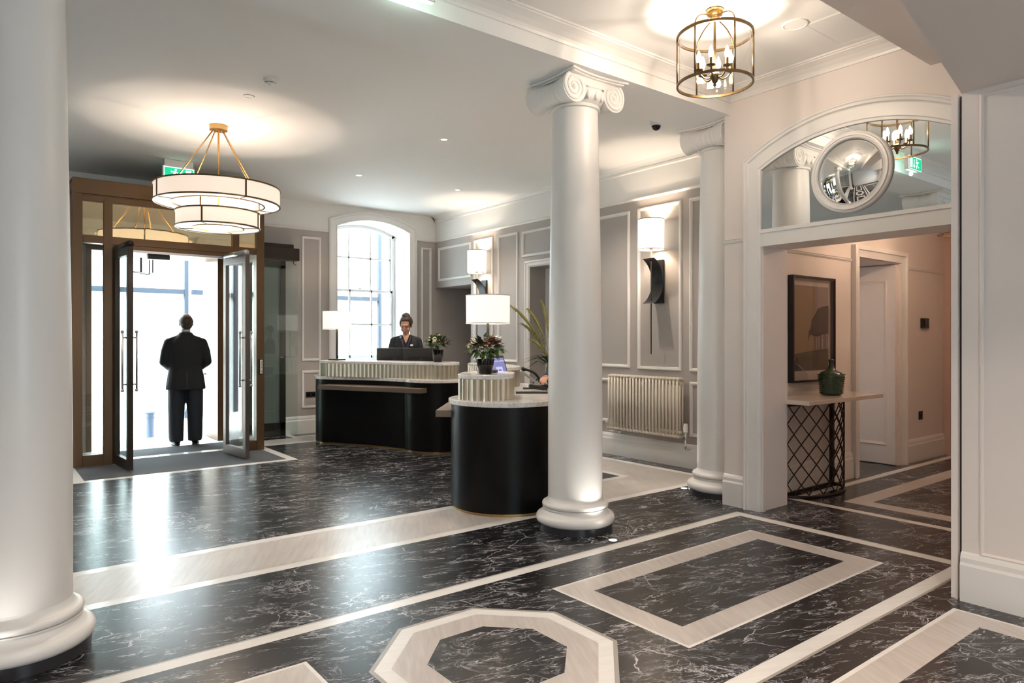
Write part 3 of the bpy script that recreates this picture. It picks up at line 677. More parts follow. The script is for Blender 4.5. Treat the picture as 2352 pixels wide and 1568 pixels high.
def resample(P, step):
    P = [Vector(p) for p in P]; P.append(P[0]); L = [0]
    for a, c in zip(P, P[1:]): L.append(L[-1] + (c - a).length)
    n = int(round(L[-1] / step)); out = []; j = 0
    for i in range(n):
        s = L[-1] * i / n
        while L[j + 1] < s: j += 1
        t = (s - L[j]) / (L[j + 1] - L[j]); out.append(P[j].lerp(P[j + 1], t))
    return out
A1 = math.atan2(0.898, -0.44); A2 = math.atan2(0.76, 0.65)
# local axes: u along +x rotated, v must be clockwise from u -> mirror in y
def desk_pt(o, a, u, v, z=0):
    e = Vector((math.cos(a), math.sin(a))); f = Vector((math.sin(a), -math.cos(a)))
    p = Vector(o) + e * u + f * v; return (p.x, p.y, z)
O1, O2 = (4.475, 7.73), (3.456, 5.143)
# the outline is written with v to the left; flip it so v lies to the right of u
_do, _tp = desk_outline, tier_path
def desk_outline(off=0.0, n=22): return [(u, -v) for u, v in _do(off, n)][::-1]
def tier_path(r, **k): return [(u, -v) for u, v in _tp(r, **k)][::-1]
_box = MB.box
def ledge_box(b): b.box(-0.2, 1.46, -0.09, 0.225, 0.77, 0.83)
def desk(loc, rz, label, tiers=((-0.22, 1.5, 0.05),)):
    r = thing('reception_desk', label, 'reception desk', loc, rz, 'curved reception desks')
    b = MB(); b.zprism(desk_outline(-0.012), 0, 0.022); b.build('plinth_strip', 'brass', r)
    b = MB(); b.zprism(desk_outline(0.0), 0.022, 0.892); b.build('desk_body', 'lacquer', r, True, angle=25)
    b = MB(); b.zprism(desk_outline(0.022), 0.892, 0.935); b.build('lower_counter', 'counter', r, bevel=0.006)
    for a0, a1, bw in tiers:
        tp = lambda q: tier_path(q, L0=a0, L1=a1, bow=bw)
        P = resample(tp(0.222), 0.064 / 8); n = (len(P) // 8) * 8; L = sum((P[i] - P[i - 1]).length for i in range(len(P))); P = resample(tp(0.222), L / n)[:n]; n = len(P) // 8 * 8; F = []
        for i in range(n):
            q = P[(i + 1) % n] - P[i - 1]; nn = Vector((q.y, -q.x)).normalized(); t = (i % 8) / 8
            F.append(P[i] - nn * 0.017 * math.sin(PI * t))
        b = MB(); b.zprism([(p.x, p.y) for p in F], 0.935, 1.112); b.build('fluted_upstand', 'champagne', r)
        b = MB(); b.zprism(tp(0.242), 1.112, 1.15); b.build('upper_counter', 'counter', r, bevel=0.006)
    b = MB(); ledge_box(b); b.build('bag_ledge', 'ledge', r, bevel=0.004)
    return r
desk((*O1, 0), A1, 'curved black reception desk with fluted gold upstand, further one below the window')
desk((*O2, 0), A2, 'curved black reception desk with round fluted gold end, nearer one behind the column', ((-0.22, 0.03, 0.0), (1.36, 1.5, 0.0)))

# ------------------------------------------------------------------ things on the desks
def table_lamp(loc, rz, label):
    r = thing('table_lamp', label, 'lamp', loc, rz, 'table lamps on the reception desks')
    b = MB(); b.box(-0.085, 0.085, -0.085, 0.085, 0, 0.022); b.build('lamp_base', 'darkbronze', r, bevel=0.003)
    b = MB(); b.box(-0.012, 0.012, -0.012, 0.012, 0.02, 0.46); b.build('lamp_stem', 'darkbronze', r)
    b = MB(); b.lathe([(0.196, 0.445), (0.198, 0.69)], seg=64, cap=False); b.build('lamp_shade', 'shade', r, True)
    for rr, zz in ((0.199, 0.438), (0.200, 0.686)):
        b = MB(); b.lathe([(rr, zz), (rr, zz + 0.008)], seg=64, cap=False); b.build('shade_hem', 'plastic', r, True)
    b = MB(); b.tube([(-0.195, 0, 0.67), (0.195, 0, 0.67)], 0.003, 6); b.tube([(0, -0.195, 0.67), (0, 0.195, 0.67)], 0.003, 6); b.build('shade_carrier', 'plastic', r, True)
    b = MB(); b.ell((0, 0, 0.55), (0.028, 0.028, 0.045)); b.build('bulb', 'shadehot', r, True)
    light('lamp_light', 'POINT', (loc[0], loc[1], loc[2] + 0.58), 7, WARM, 0.04)
    return r
table_lamp(desk_pt(O1, A1, 1.52, 0.24, 1.15), A1, 'table lamp with white drum shade on the further desk beside the window')
table_lamp(desk_pt(O2, A2, 0.02, 0.215, 1.15), A2, 'table lamp with white drum shade on the nearer desk behind the red flowers')

def petal_leaf(b, c, d, ln, wd, droop=0.3, up=Vector((0, 0, 1))):
    d = Vector(d).normalized(); s = d.cross(up)
    s = s.normalized() if s.length > 1e-3 else Vector((1, 0, 0)); c = Vector(c)
    mid = c + d * ln * 0.5 + up * ln * 0.08; tip = c + d * ln - up * ln * droop; nrm = s.cross(d).normalized()
    vs = [b.v(c), b.v(c + d * ln * 0.25 + s * wd * 0.4), b.v(mid + s * wd * 0.5), b.v(tip), b.v(mid - s * wd * 0.5), b.v(c + d * ln * 0.25 - s * wd * 0.4), b.v(mid - nrm * wd * 0.15)]
    b.face([vs[0], vs[1], vs[6]]); b.face([vs[1], vs[2], vs[6]]); b.face([vs[2], vs[3], vs[6]]); b.face([vs[3], vs[4], vs[6]]); b.face([vs[4], vs[5], vs[6]]); b.face([vs[5], vs[0], vs[6]])
def rdir(rnd, zmin=-0.3, zmax=1.0):
    a = rnd.uniform(0, 2 * PI); z = rnd.uniform(zmin, zmax); q = math.sqrt(max(0, 1 - z * z)); return Vector((q * math.cos(a), q * math.sin(a), z))
def bouquet(loc, label, seed, R, H, red, leftgreen):
    rnd = random.Random(seed)
    r = thing('flower_arrangement', label, 'flowers', loc, 0)
    b = MB(); b.lathe([(0.052, 0), (0.06, 0.01), (0.078, H - 0.01), (0.080, H), (0.070, H), (0.05, 0.05)], seg=40); b.build('vase', 'blackglass', r, True, angle=50)
    c0 = Vector((0, 0, H + R * 0.55))
    for nm, m, cnt in (('green_leaf', 'leafgreen', 26), ('dark_leaf', 'leafdark', 22), ('red_leaf', 'leafred', 24 if red else 12)):
        b = MB()
        for i in range(cnt * 3):
            d = rdir(rnd, -0.55, 0.9)
            if nm == 'green_leaf' and not leftgreen and d.z > 0.1: d.z *= -0.6
            if nm == 'red_leaf' and red: d.z = abs(d.z) * 0.9 + 0.08
            if leftgreen:
                d = d + Vector((-0.45, 0.35, 0)) if nm == 'green_leaf' else d + Vector((0.5, -0.4, 0)) if nm == 'red_leaf' else d
            d.normalize(); q = rnd.uniform(0.35, 0.72)
            petal_leaf(b, c0 + Vector((d.x * R * q, d.y * R * q, d.z * R * 0.6 * q)), d + Vector((0, 0, rnd.uniform(-0.1, 0.3))), R * rnd.uniform(0.38, 0.62), R * rnd.uniform(0.20, 0.34), rnd.uniform(0.0, 0.35))
        tag(b.build(nm + 'age' if False else {'green_leaf': 'green_foliage', 'dark_leaf': 'dark_foliage', 'red_leaf': 'red_foliage'}[nm], m, r), kind='stuff')
    for i in range(14):
        if leftgreen: d = (rdir(rnd, -0.3, 0.9) + Vector((-0.7, 0.45, 0.2))).normalized()
        else: d = rdir(rnd, -0.45, 0.25 if i % 3 else 0.6)
        p = c0 + Vector((d.x * R * 0.72, d.y * R * 0.72, d.z * R * 0.5)); b = MB(); s = R * rnd.uniform(0.17, 0.25)
        b.ell(p, (s * 0.7, s * 0.7, s * 0.7), None, 10, 7)
        for k in range(9):
            e = (d + rdir(rnd, -1, 1) * 0.9).normalized(); b.ell(p + e * s * 0.55, (s * 0.5, s * 0.5, s * 0.36), e.to_track_quat('Z', 'Y').to_matrix(), 8, 5)
        b.build('flower', 'petal', r, True)
    return r
M['blackglass'] = mat('black glossy vase', (0.006, 0.006, 0.007), 0.06)
bouquet(desk_pt(O1, A1, -0.17, 0.22, 1.15), 'small arrangement of white roses and dark leaves in black vase, on the further desk', 3, 0.165, 0.16, False, True)
bouquet(desk_pt(O2, A2, -0.26, 0.215, 1.15), 'arrangement of burgundy leaves and cream blooms in black vase, on the nearer desk', 8, 0.17, 0.13, True, False)

def monitor(loc, rz, label, w=0.5, h=0.31, tilt=0.0, lit=False, group='desk monitors on the further desk', name='computer_monitor', foot=0.08):
    r = thing(name, label, 'monitor', loc, rz, group)
    mt = Matrix.Translation((0, 0, foot)) @ Matrix.Rotation(tilt, 4, 'X')
    b = MB(); b.box(-w / 2, w / 2, -0.012, 0.012, 0, h, mt); b.box(-w * 0.36, w * 0.36, -0.03, -0.01, h * 0.18, h * 0.52, mt)
    for i in range(4): b.box(-w * 0.3, w * 0.3, -0.033, -0.029, h * (0.24 + 0.06 * i), h * (0.255 + 0.06 * i), mt)
    b.build('monitor_case', 'black', r, bevel=0.004)
    b = MB(); b.box(-w / 2 + 0.022, w / 2 - 0.022, 0.012, 0.014, 0.022, h - 0.022, mt); o = b.build('screen', 'screen', r)
    b = MB(); b.box(-w * 0.2, w * 0.22, 0.014, 0.0155, h * 0.25, h * 0.62, mt); b.box(-w * 0.4, w * 0.4, 0.014, 0.0155, h * 0.8, h * 0.83, mt); b.build('screen_window', 'screenlight', o)
    b = MB(); q = min(1.0, h / 0.31); b.box(-0.03, 0.03, -0.05 - (1 - q) * 0.05, -0.025 - (1 - q) * 0.03, 0, 0.25 * q * q); b.box(-0.11 * q, 0.11 * q, -0.09 * q - (1 - q) * 0.03, 0.08 * q, 0, 0.012); b.build('monitor_stand', 'black', r, bevel=0.003)
    return r
monitor(desk_pt(O1, A1, 0.87, 0.71, 0.935), math.radians(-30), 'black computer monitor seen from behind, left one on the further desk', tilt=0.12)
monitor(desk_pt(O1, A1, 0.40, 0.69, 0.935), math.radians(-37), 'black computer monitor seen from behind, right one in front of the receptionist', tilt=0.12)
monitor(desk_pt(O2, A2, 0.50, 0.32, 0.935), math.radians(-152), 'small black tilted screen with lavender display standing on the nearer desk', 0.34, 0.29, 0.30, group=None, foot=0.07)
# telephone, keyboard pad, second phone handset
ph = thing('desk_telephone', 'black desk telephone with raised display and curved handset on the nearer desk', 'telephone', desk_pt(O2, A2, 0.98, 0.60, 0.935), math.radians(-37))
RT = Matrix.Rotation(math.radians(-38), 4, 'Y')
mt = Matrix.Translation((-0.02, 0, 0.11)) @ Matrix.Rotation(math.radians(36), 4, 'Y')
b = MB(); b.box(-0.13, 0.13, -0.09, 0.09, -0.012, 0.012, mt); b.build('phone_body', 'greyplastic', ph, bevel=0.004)
b = MB(); b.box(-0.13, -0.02, -0.05, 0.05, -0.012, 0.0, Matrix.Translation((0.06, 0, 0.13)) @ Matrix.Rotation(math.radians(-50), 4, 'Y')); b.box(-0.1, 0.08, -0.07, 0.07, 0, 0.01); b.build('phone_stand', 'black', ph, bevel=0.01)
b = MB(); pts = [mt @ Vector((-0.13 + 0.26 * i / 12, 0.05, 0.02 + 0.045 * math.sin(PI * i / 12))) for i in range(13)]; b.tube(pts, [0.024 if i in (0, 1, 11, 12) else 0.014 for i in range(13)], 10); b.build('handset', 'black', ph, True)
kb = thing('desk_keypad', 'grey and black keyboard lying flat on the marble of the nearer desk', 'keyboard', desk_pt(O2, A2, 0.40, 0.60, 0.935), math.radians(-37))
b = MB(); b.box(-0.15, 0.15, -0.08, 0.08, 0, 0.016); b.build('keyboard_body', 'black', kb, bevel=0.004)
b = MB()
for i in range(12):
    for j in range(5): b.box(-0.138 + i * 0.0235, -0.138 + i * 0.0235 + 0.018, -0.068 + j * 0.028, -0.068 + j * 0.028 + 0.021, 0.016, 0.021)
tag(b.build('keys', 'greyplastic', kb), kind='stuff')
ct = thing('card_terminal', 'dark grey card reader under the hand on the nearer desk', 'card reader', desk_pt(O2, A2, 0.66, 0.66, 0.935), math.radians(-30))
mt = Matrix.Translation((0, 0, 0.04)) @ Matrix.Rotation(math.radians(10), 4, 'Y')
b = MB(); b.box(-0.09, 0.09, -0.045, 0.045, -0.025, 0.02, mt); b.build('terminal_body', 'black', ct, bevel=0.012)
b = MB(); b.box(-0.075, -0.01, -0.035, 0.035, 0.018, 0.024, mt); b.build('terminal_face', 'greyplastic', ct, bevel=0.004)
b = MB(); p = desk_pt(O1, A1, -0.40, 0.60, 0); b.box(-0.09, 0.09, -0.05, 0.05, 0.0, 0.012); o = b.build('note_tray', 'black', None, bevel=0.003); o.location = (p[0], p[1], 0.935); o.rotation_euler = (0, 0, 0.7)
tag(o, 'small black tray with white slip at the right end of the further desk', 'tray')
b = MB(); b.box(-0.06, 0.05, -0.035, 0.03, 0.012, 0.02); b.build('paper_slip', 'plastic', o)

# ------------------------------------------------------------------ radiators
def radiator(loc, label, n=22, L=1.10):
    r = thing('column_radiator', label, 'radiator', loc, 0, 'column radiators on the right wall')
    st = L / n
    for i in range(n):
        b = MB(); y = -L / 2 + st * (i + 0.5)
        for x in (-0.045, 0, 0.045): b.tube([(x, y, 0.03), (x, y, 0.64)], 0.0125, 8)
        for z in (0.025, 0.645):
            b.tube([(-0.052, y, z), (-0.03, y, z + (0.012 if z > 0.3 else -0.012)), (0.03, y, z + (0.012 if z > 0.3 else -0.012)), (0.052, y, z)], 0.019, 8)
        for z in (0.06, 0.61): b.tube([(0, y - st / 2, z), (0, y + st / 2, z)], 0.02, 8)
        b.build('radiator_section', 'radiator', r, True)
    b = MB(); b.tube([(0, -L / 2 - 0.0, 0.05), (0, -L / 2 - 0.055, 0.05)], 0.012); b.tube([(0, -L / 2 - 0.055, 0.10), (0, -L / 2 - 0.055, -0.12)], 0.010); b.tube([(0, -L / 2 - 0.055, -0.12), (0.08, -L / 2 - 0.055, -0.13)], 0.010); b.ell((0, -L / 2 - 0.055, 0.05), (0.02, 0.02, 0.02))
    v = b.build('valve_pipe', 'chrome', r, True)
    b = MB(); b.lathe([(0.024, 0.07), (0.026, 0.13), (0.02, 0.165)], (0, -L / 2 - 0.055, 0), 16); b.build('thermostat_head', 'plastic', v, True, angle=40)
    b = MB(); b.tube([(0, L / 2, 0.05), (0, L / 2 + 0.05, 0.05), (0, L / 2 + 0.05, -0.03), (0.09, L / 2 - 0.08, -0.03)], 0.010); b.ell((0, L / 2 + 0.05, 0.06), (0.02, 0.02, 0.025)); b.ell((0.085, L / 2 - 0.08, -0.03), (0.012, 0.03, 0.03)); b.build('lockshield_pipe', 'chrome', r, True)
    for y in (-L * 0.35, L * 0.35):
        b = MB(); b.box(0.03, 0.118, y - 0.012, y + 0.012, 0.45, 0.48); b.build('wall_bracket', 'radiator', r)
    return r
r0 = radiator((6.20, 5.435, 0.345), 'cream column radiator on right wall below the nearer wall sconce')
copy_tree(r0, (6.20, 8.50, 0.40), 0, 'cream column radiator further along right wall, glimpsed behind the nearer vase')

# ------------------------------------------------------------------ sconces (face -x)
def sconce(loc, label):
    r = thing('wall_sconce', label, 'wall light', loc, 0, 'crescent wall sconces on the right wall')
    b = MB(); b.box(-0.03, -0.002, -0.06, 0.08, -0.42, 0.09); b.build('back_plate', 'blackpaint', r, bevel=0.003)
    b = MB(); R = 0.29; zc = -0.165; half = 0.26
    a = math.asin(half / R); xo = -0.045 - R
    oo = [(xo + R * math.cos(t), zc + R * math.sin(t)) for t in [-a + 2 * a * i / 20 for i in range(21)]]
    ii = [(x - 0.012, z) for x, z in oo]
    b.prism(oo + ii[::-1], lambda x, z: (x, -0.085, z), lambda x, z: (x, 0.085, z)); b.box(-0.06, -0.02, -0.02, 0.02, -0.19, -0.14)
    b.build('crescent_plate', 'blackpaint', r)
    b = MB(); b.tube([(-0.165, 0, 0.30), (-0.165, 0, -1.01)], 0.007, 8); b.build('rod', 'brassdark', r, True)
    b = MB(); b.lathe([(0.146, 0.20), (0.15, 0.545)], (-0.165, 0, 0), 48, cap=False); b.build('lamp_shade', 'shadehot', r, True)
    for rr, zz in ((0.151, 0.195), (0.152, 0.541)):
        b = MB(); b.lathe([(rr, zz), (rr, zz + 0.008)], (-0.165, 0, 0), 48, cap=False); b.build('shade_ring', 'brassdark', r)
    b = MB(); b.tube([(-0.31, 0, 0.215), (-0.02, 0, 0.215)], 0.003, 6); b.lathe([(0.022, 0.20), (0.022, 0.225)], (-0.165, 0, 0), 16); b.build('shade_carrier', 'brassdark', r)
    return r
M['brassdark'] = mat('dark brown rod', (0.05, 0.03, 0.02), 0.4, 0.4)
s0 = sconce((6.32, 5.285, 2.285), 'black crescent wall sconce with white drum shade above the nearer radiator')
copy_tree(s0, (6.32, 8.80, 2.285), 0, 'black crescent wall sconce with white drum shade behind the nearer desk lamp')
for y in (5.285, 8.80):
    light('sconce_light', 'POINT', (6.155, y, 2.66), 7.5, WARM, 0.03)

# ------------------------------------------------------------------ chandelier
ch = thing('chandelier', 'two-tier drum chandelier of glowing cream shades in brass bands by the entrance', 'chandelier', (1.9, 7.206, 0))
def view_angle(deg):
    # azimuth on the chandelier measured from the side facing the lobby
    t = math.radians(deg); V = Vector((0.255, 0.967)); R_ = Vector((0.967, -0.255)); d = R_ * math.sin(t) - V * math.cos(t); return math.atan2(d.y, d.x)
def ringband(b, r, z0, z1, t=0.006, seg=96): b.lathe([(r - t, z0), (r + t, z0), (r + t, z1), (r - t, z1), (r - t, z0)], seg=seg, cap=False)
for nm, ro_, ri, z0, z1 in (('upper_drum', 0.58, 0.43, 2.785, 2.958), ('lower_drum', 0.388, 0.235, 2.55, 2.71)):
    b = MB(); b.lathe([(ro_, z0 + 0.005), (ro_, z1 - 0.005)], seg=96, cap=False); o = b.build(nm, 'drum', ch, True)
    b = MB(); b.lathe([(ri, z0 + 0.005), (ri, z1 - 0.005)], seg=72, cap=False); b.build('inner_shade', 'drum', o, True)
    b = MB(); b.lathe([(ri, z0 + 0.008), (ro_, z0 + 0.008)], seg=96, cap=False); b.build('diffuser', 'diffuser', o, True)
    b = MB(); b.lathe([(ri, z1 - 0.008), (ro_, z1 - 0.008)], seg=96, cap=False); b.build('top_shade', 'drum', o, True)
    b = MB()
    for rr in (ro_, ri):
        for z in (z0, z1 - 0.01): ringband(b, rr, z, z + 0.014, 0.007)
    for k in range(4):
        a = view_angle(24 if nm[0] == 'u' else -22) + PI / 2 * k
        for rr in (ro_ + 0.001, ri - 0.001):
            p = (rr * math.cos(a), rr * math.sin(a)); b.tube([(*p, z0), (*p, z1)], 0.009, 6)
        b.tube([(ri * math.cos(a), ri * math.sin(a), z0 + 0.002), (ro_ * math.cos(a), ro_ * math.sin(a), z0 + 0.002)], 0.004, 6)
    b.build('brass_frame', 'antique', o)
M['brassband'] = M['brass']
b = MB(); b.lathe([(0.085, 3.53), (0.085, 3.576)], seg=40); b.build('canopy', 'brass', ch, True, angle=40)
b = MB(); b.tube([(0, 0, 3.54), (0, 0, 2.705)], 0.009, 8)
for k in range(3):
    a = 2 * PI * k / 3; b.tube([(0, 0, 2.705), (0.235 * math.cos(a), 0.235 * math.sin(a), 2.705)], 0.005, 6)
b.build('centre_stem', 'brass', ch, True)
for a in (-65, -140, 40, 118):
    aa = view_angle(a); b = MB(); b.tube([(0.05 * math.cos(aa), 0.05 * math.sin(aa), 3.53), (0.43 * math.cos(aa), 0.43 * math.sin(aa), 2.955)], 0.0065, 8); b.ell((0.05 * math.cos(aa), 0.05 * math.sin(aa), 3.525), (0.012, 0.012, 0.016), None, 8, 6); b.build('hanging_rod', 'brass', ch, True)
light('chandelier_light', 'AREA', (1.9, 7.206, 2.98), 2.0, WARM, 1.05, (PI, 0, 0), shape='DISK')
light('chandelier_light', 'POINT', (1.9, 7.206, 2.63), 8, WARM, 0.03)

# ------------------------------------------------------------------ candle lanterns
def lantern(loc, rz, label, zc=0.0):
    # origin at the ceiling
    r = thing('candle_lantern', label, 'lantern', loc, rz, 'round glass candle lanterns')
    zt, zb, R = -0.172, -0.489, 0.241
    for nm, z in (('top_ring', zt), ('bottom_ring', zb)):
        b = MB(); ringband(b, R, z - 0.008, z + 0.008, 0.006, 72)
        b.build(nm, 'antique', r, True, angle=40)
    for k in range(6):
        a = 2 * PI * k / 6; ca, sa = math.cos(a), math.sin(a)
        b = MB(); b.tube([(R * ca, R * sa, zb), (R * ca, R * sa, zt)], 0.006, 8)
        pts = [((0.04 + 0.2 * math.sin(PI / 2 * i / 10)) * ca, (0.04 + 0.2 * math.sin(PI / 2 * i / 10)) * sa, zt + 0.115 * math.cos(PI / 2 * i / 10)) for i in range(11)]
        b.tube(pts, 0.005, 6); b.build('frame_rod', 'antique', r, True)
    b = MB(); b.lathe([(R - 0.012, zb + 0.004), (R - 0.012, zt - 0.004)], seg=64, cap=False); b.build('glass_cylinder', 'lampglass', r, True)
    b = MB(); b.lathe([(0.055, 0), (0.058, -0.012), (0.05, -0.035), (0.03, -0.045), (0.03, -0.06), (0.036, -0.066), (0.012, -0.075)], seg=32); b.build('canopy', 'brass', r, True, angle=50)
    b = MB(); b.tube([(0, 0, -0.06), (0, 0, -0.42)], 0.008, 8); b.lathe([(0.008, -0.41), (0.03, -0.42), (0.036, -0.44), (0.022, -0.46), (0.018, -0.475), (0.008, -0.485), (0.012, -0.495), (0.004, -0.505)], seg=20); b.build('centre_stem', 'antique', r, True, angle=60)
    for k in range(6):
        a = 2 * PI * k / 6 + 0.3; ca, sa = math.cos(a), math.sin(a); q = 0.105
        b = MB(); b.tube([((0.02 + (q - 0.02) * i / 8) * ca, (0.02 + (q - 0.02) * i / 8) * sa, -0.44 - 0.02 * math.sin(PI * i / 8) + 0.03 * (i / 8) ** 2) for i in range(9)], 0.005, 6)
        b.lathe([(0.006, -0.41), (0.028, -0.402), (0.03, -0.398)], (q * ca, q * sa, 0), 20); b.lathe([(0.011, -0.40), (0.011, -0.35)], (q * ca, q * sa, 0), 14)
        o = b.build('candle_arm', 'antique', r, True, angle=60)
        b = MB(); b.lathe([(0.008, -0.352), (0.014, -0.34), (0.0165, -0.325), (0.013, -0.30), (0.006, -0.28), (0.001, -0.27)], (q * ca, q * sa, 0), 14); b.build('candle_bulb', 'bulb', o, True)
    return r
L1 = lantern((3.84, 2.755, 3.62), math.radians(-54.3), 'round brass and glass candle lantern under the front ceiling')
copy_tree(L1, (7.45, 2.5, 2.95), 0.3, 'round candle lantern in the hall beyond the arch, only its ring edge showing')
light('lantern_light', 'POINT', (3.84, 2.755, 3.29), 13, (1.0, 0.80, 0.64), 0.04)
light('lantern_light', 'POINT', (7.45, 2.5, 2.63), 12, (1.0, 0.66, 0.46), 0.05)

# ------------------------------------------------------------------ ceiling fittings
def downlight(loc, label, power=30, on=True):
    r = thing('downlight', label, 'downlight', loc, 0, 'recessed ceiling downlights')
    b = MB(); b.lathe([(0.03, -0.001), (0.034, -0.006), (0.048, -0.004), (0.05, 0.0)], seg=28, cap=False); b.build('trim_ring', 'plastic', r, True)
    b = MB(); b.lathe([(0.033, -0.0025), (0.001, -0.0025)], seg=24, cap=False); b.build('lens', 'led' if on else 'plastic', r)
    if on: light('downlight_or_fill_beam', 'SPOT', (loc[0], loc[1], loc[2] - 0.03), power, (1, 0.86, 0.72), 0.04, None, spot_size=math.radians(110), spot_blend=0.8)
    return r
for p, l, on in (((3.927, 6.222), 'small lit recessed downlight in reception ceiling, nearest the free-standing column', True), ((3.91, 8.258), 'small lit recessed downlight in ceiling, furthest one right of chandelier', True),
        ((5.40, 8.20), 'small lit recessed downlight in ceiling above the further sconce', True), ((1.88, 6.167), 'unlit flush ceiling disc near the smoke detector', False), ((1.897, 8.226), 'tiny unlit ceiling disc behind chandelier rods', False)):
    downlight((*p, CZ), l, 30, on)
for p in ((-0.1, 6.2), (-0.1, 8.2), (1.9, 5.0), (5.4, 5.6)): light('downlight_or_fill_beam', 'SPOT', (*p, CZ - 0.03), 36, (1, 0.86, 0.72), 0.04, None, spot_size=math.radians(110), spot_blend=0.8)  # fill spots added without fittings; left pair continues the downlight grid
for p in ((0.6, 0.4), (2.0, 0.0), (0.6, -1.6)): light('downlight_or_fill_beam', 'SPOT', (*p, 3.31), 62, (1, 0.80, 0.63), 0.05, None, spot_size=math.radians(130), spot_blend=0.8)  # unseen warm fill spots added to brighten the front lobby
sd = thing('smoke_detector', 'white round smoke detector on the reception ceiling', 'smoke detector', (1.893, 5.66, CZ))
b = MB(); b.lathe([(0.056, 0), (0.056, -0.018), (0.052, -0.024)], seg=36); b.build('detector_base', 'plastic', sd, True, angle=40)
b = MB(); b.lathe([(0.044, -0.022), (0.044, -0.034)], seg=36); b.build('vent_band', 'black', sd, True, angle=40)
b = MB(); b.lathe([(0.05, -0.024), (0.05, -0.028), (0.044, -0.030)], seg=36); b.lathe([(0.043, -0.034), (0.038, -0.04), (0.012, -0.052), (0.006, -0.058)], seg=36)
for k in range(6):
    a = k * PI / 3; b.box(0.043, 0.047, -0.003, 0.003, -0.036, -0.024, Matrix.Rotation(a, 4, 'Z'))
b.build('detector_cap', 'plastic', sd, True, angle=50)
cc = thing('dome_camera', 'small black dome security camera under the ceiling by the arch column', 'camera', (5.15, 4.36, CZ))
b = MB(); b.lathe([(0.062, 0), (0.06, -0.07), (0.052, -0.08)], seg=32); b.build('camera_housing', 'plastic', cc, True, angle=40)
b = MB(); b.lathe([(0.044 * math.cos(t), -0.08 - 0.044 * math.sin(t)) for t in [PI / 2 * i / 10 for i in range(11)]], seg=28); b.build('camera_dome', 'blackglass', cc, True)
b = MB(); b.lathe([(0.085, 0), (0.085, -0.006), (0.075, -0.009), (0.074, -0.004)], (4.45, 2.54, 3.62), 40, cap=True); tag(b.build('ceiling_speaker', 'ceil', None, True, angle=40), 'round white flush ceiling speaker beside the front lantern', 'speaker')
b = MB(); b.sweep([(4.52, 1.98), (4.52, 2.50), (5.02, 2.50), (5.02, 1.98)], [(0, 0), (0.003, 0.002), (0.006, 0)], lambda x, y, h: (x, y, 3.62 - h), True); b.box(4.53, 5.01, 1.99, 2.49, 3.6185, 3.6205)
tag(b.build('access_panel', 'ceil'), 'square white access panel in the front ceiling beside the cornice', 'access panel')
# floor uplights
for (x, y), l in (((3.604, 3.449), 'small round uplight in the floor before the free-standing column'), ((5.40, 4.225), 'small round uplight in the floor left of the arch column'), ((-0.02, 3.45), 'small round uplight in the floor before the column at the left edge')):
    u = thing('floor_uplight', l, 'floor light', (x, y, 0.003), 0, 'recessed floor uplights by the columns')
    b = MB(); b.lathe([(0.036, 0), (0.036, 0.003), (0.028, 0.004), (0.027, 0.002)], seg=28); b.build('trim_ring', 'satin', u)
    b = MB(); b.lathe([(0.027, 0.0045), (0.001, 0.0045)], seg=24, cap=False); b.build('lens', 'led', u)
    cx_, cy_ = {0: (3.647, 3.89), 1: (5.505, 3.89), 2: (0.153, 3.89)}[0 if abs(x - 3.6) < .1 else 1 if x > 5 else 2]
    dv = Vector((cx_ - x, cy_ - y, 1.5)).normalized(); q = (-dv).to_track_quat('Z', 'Y').to_euler()
    light('uplight_beam', 'SPOT', (x, y, 0.02), 3 if x > 1 else 1.6, (1.0, 0.95, 0.86), 0.02, q, spot_size=math.radians(95), spot_blend=0.7)

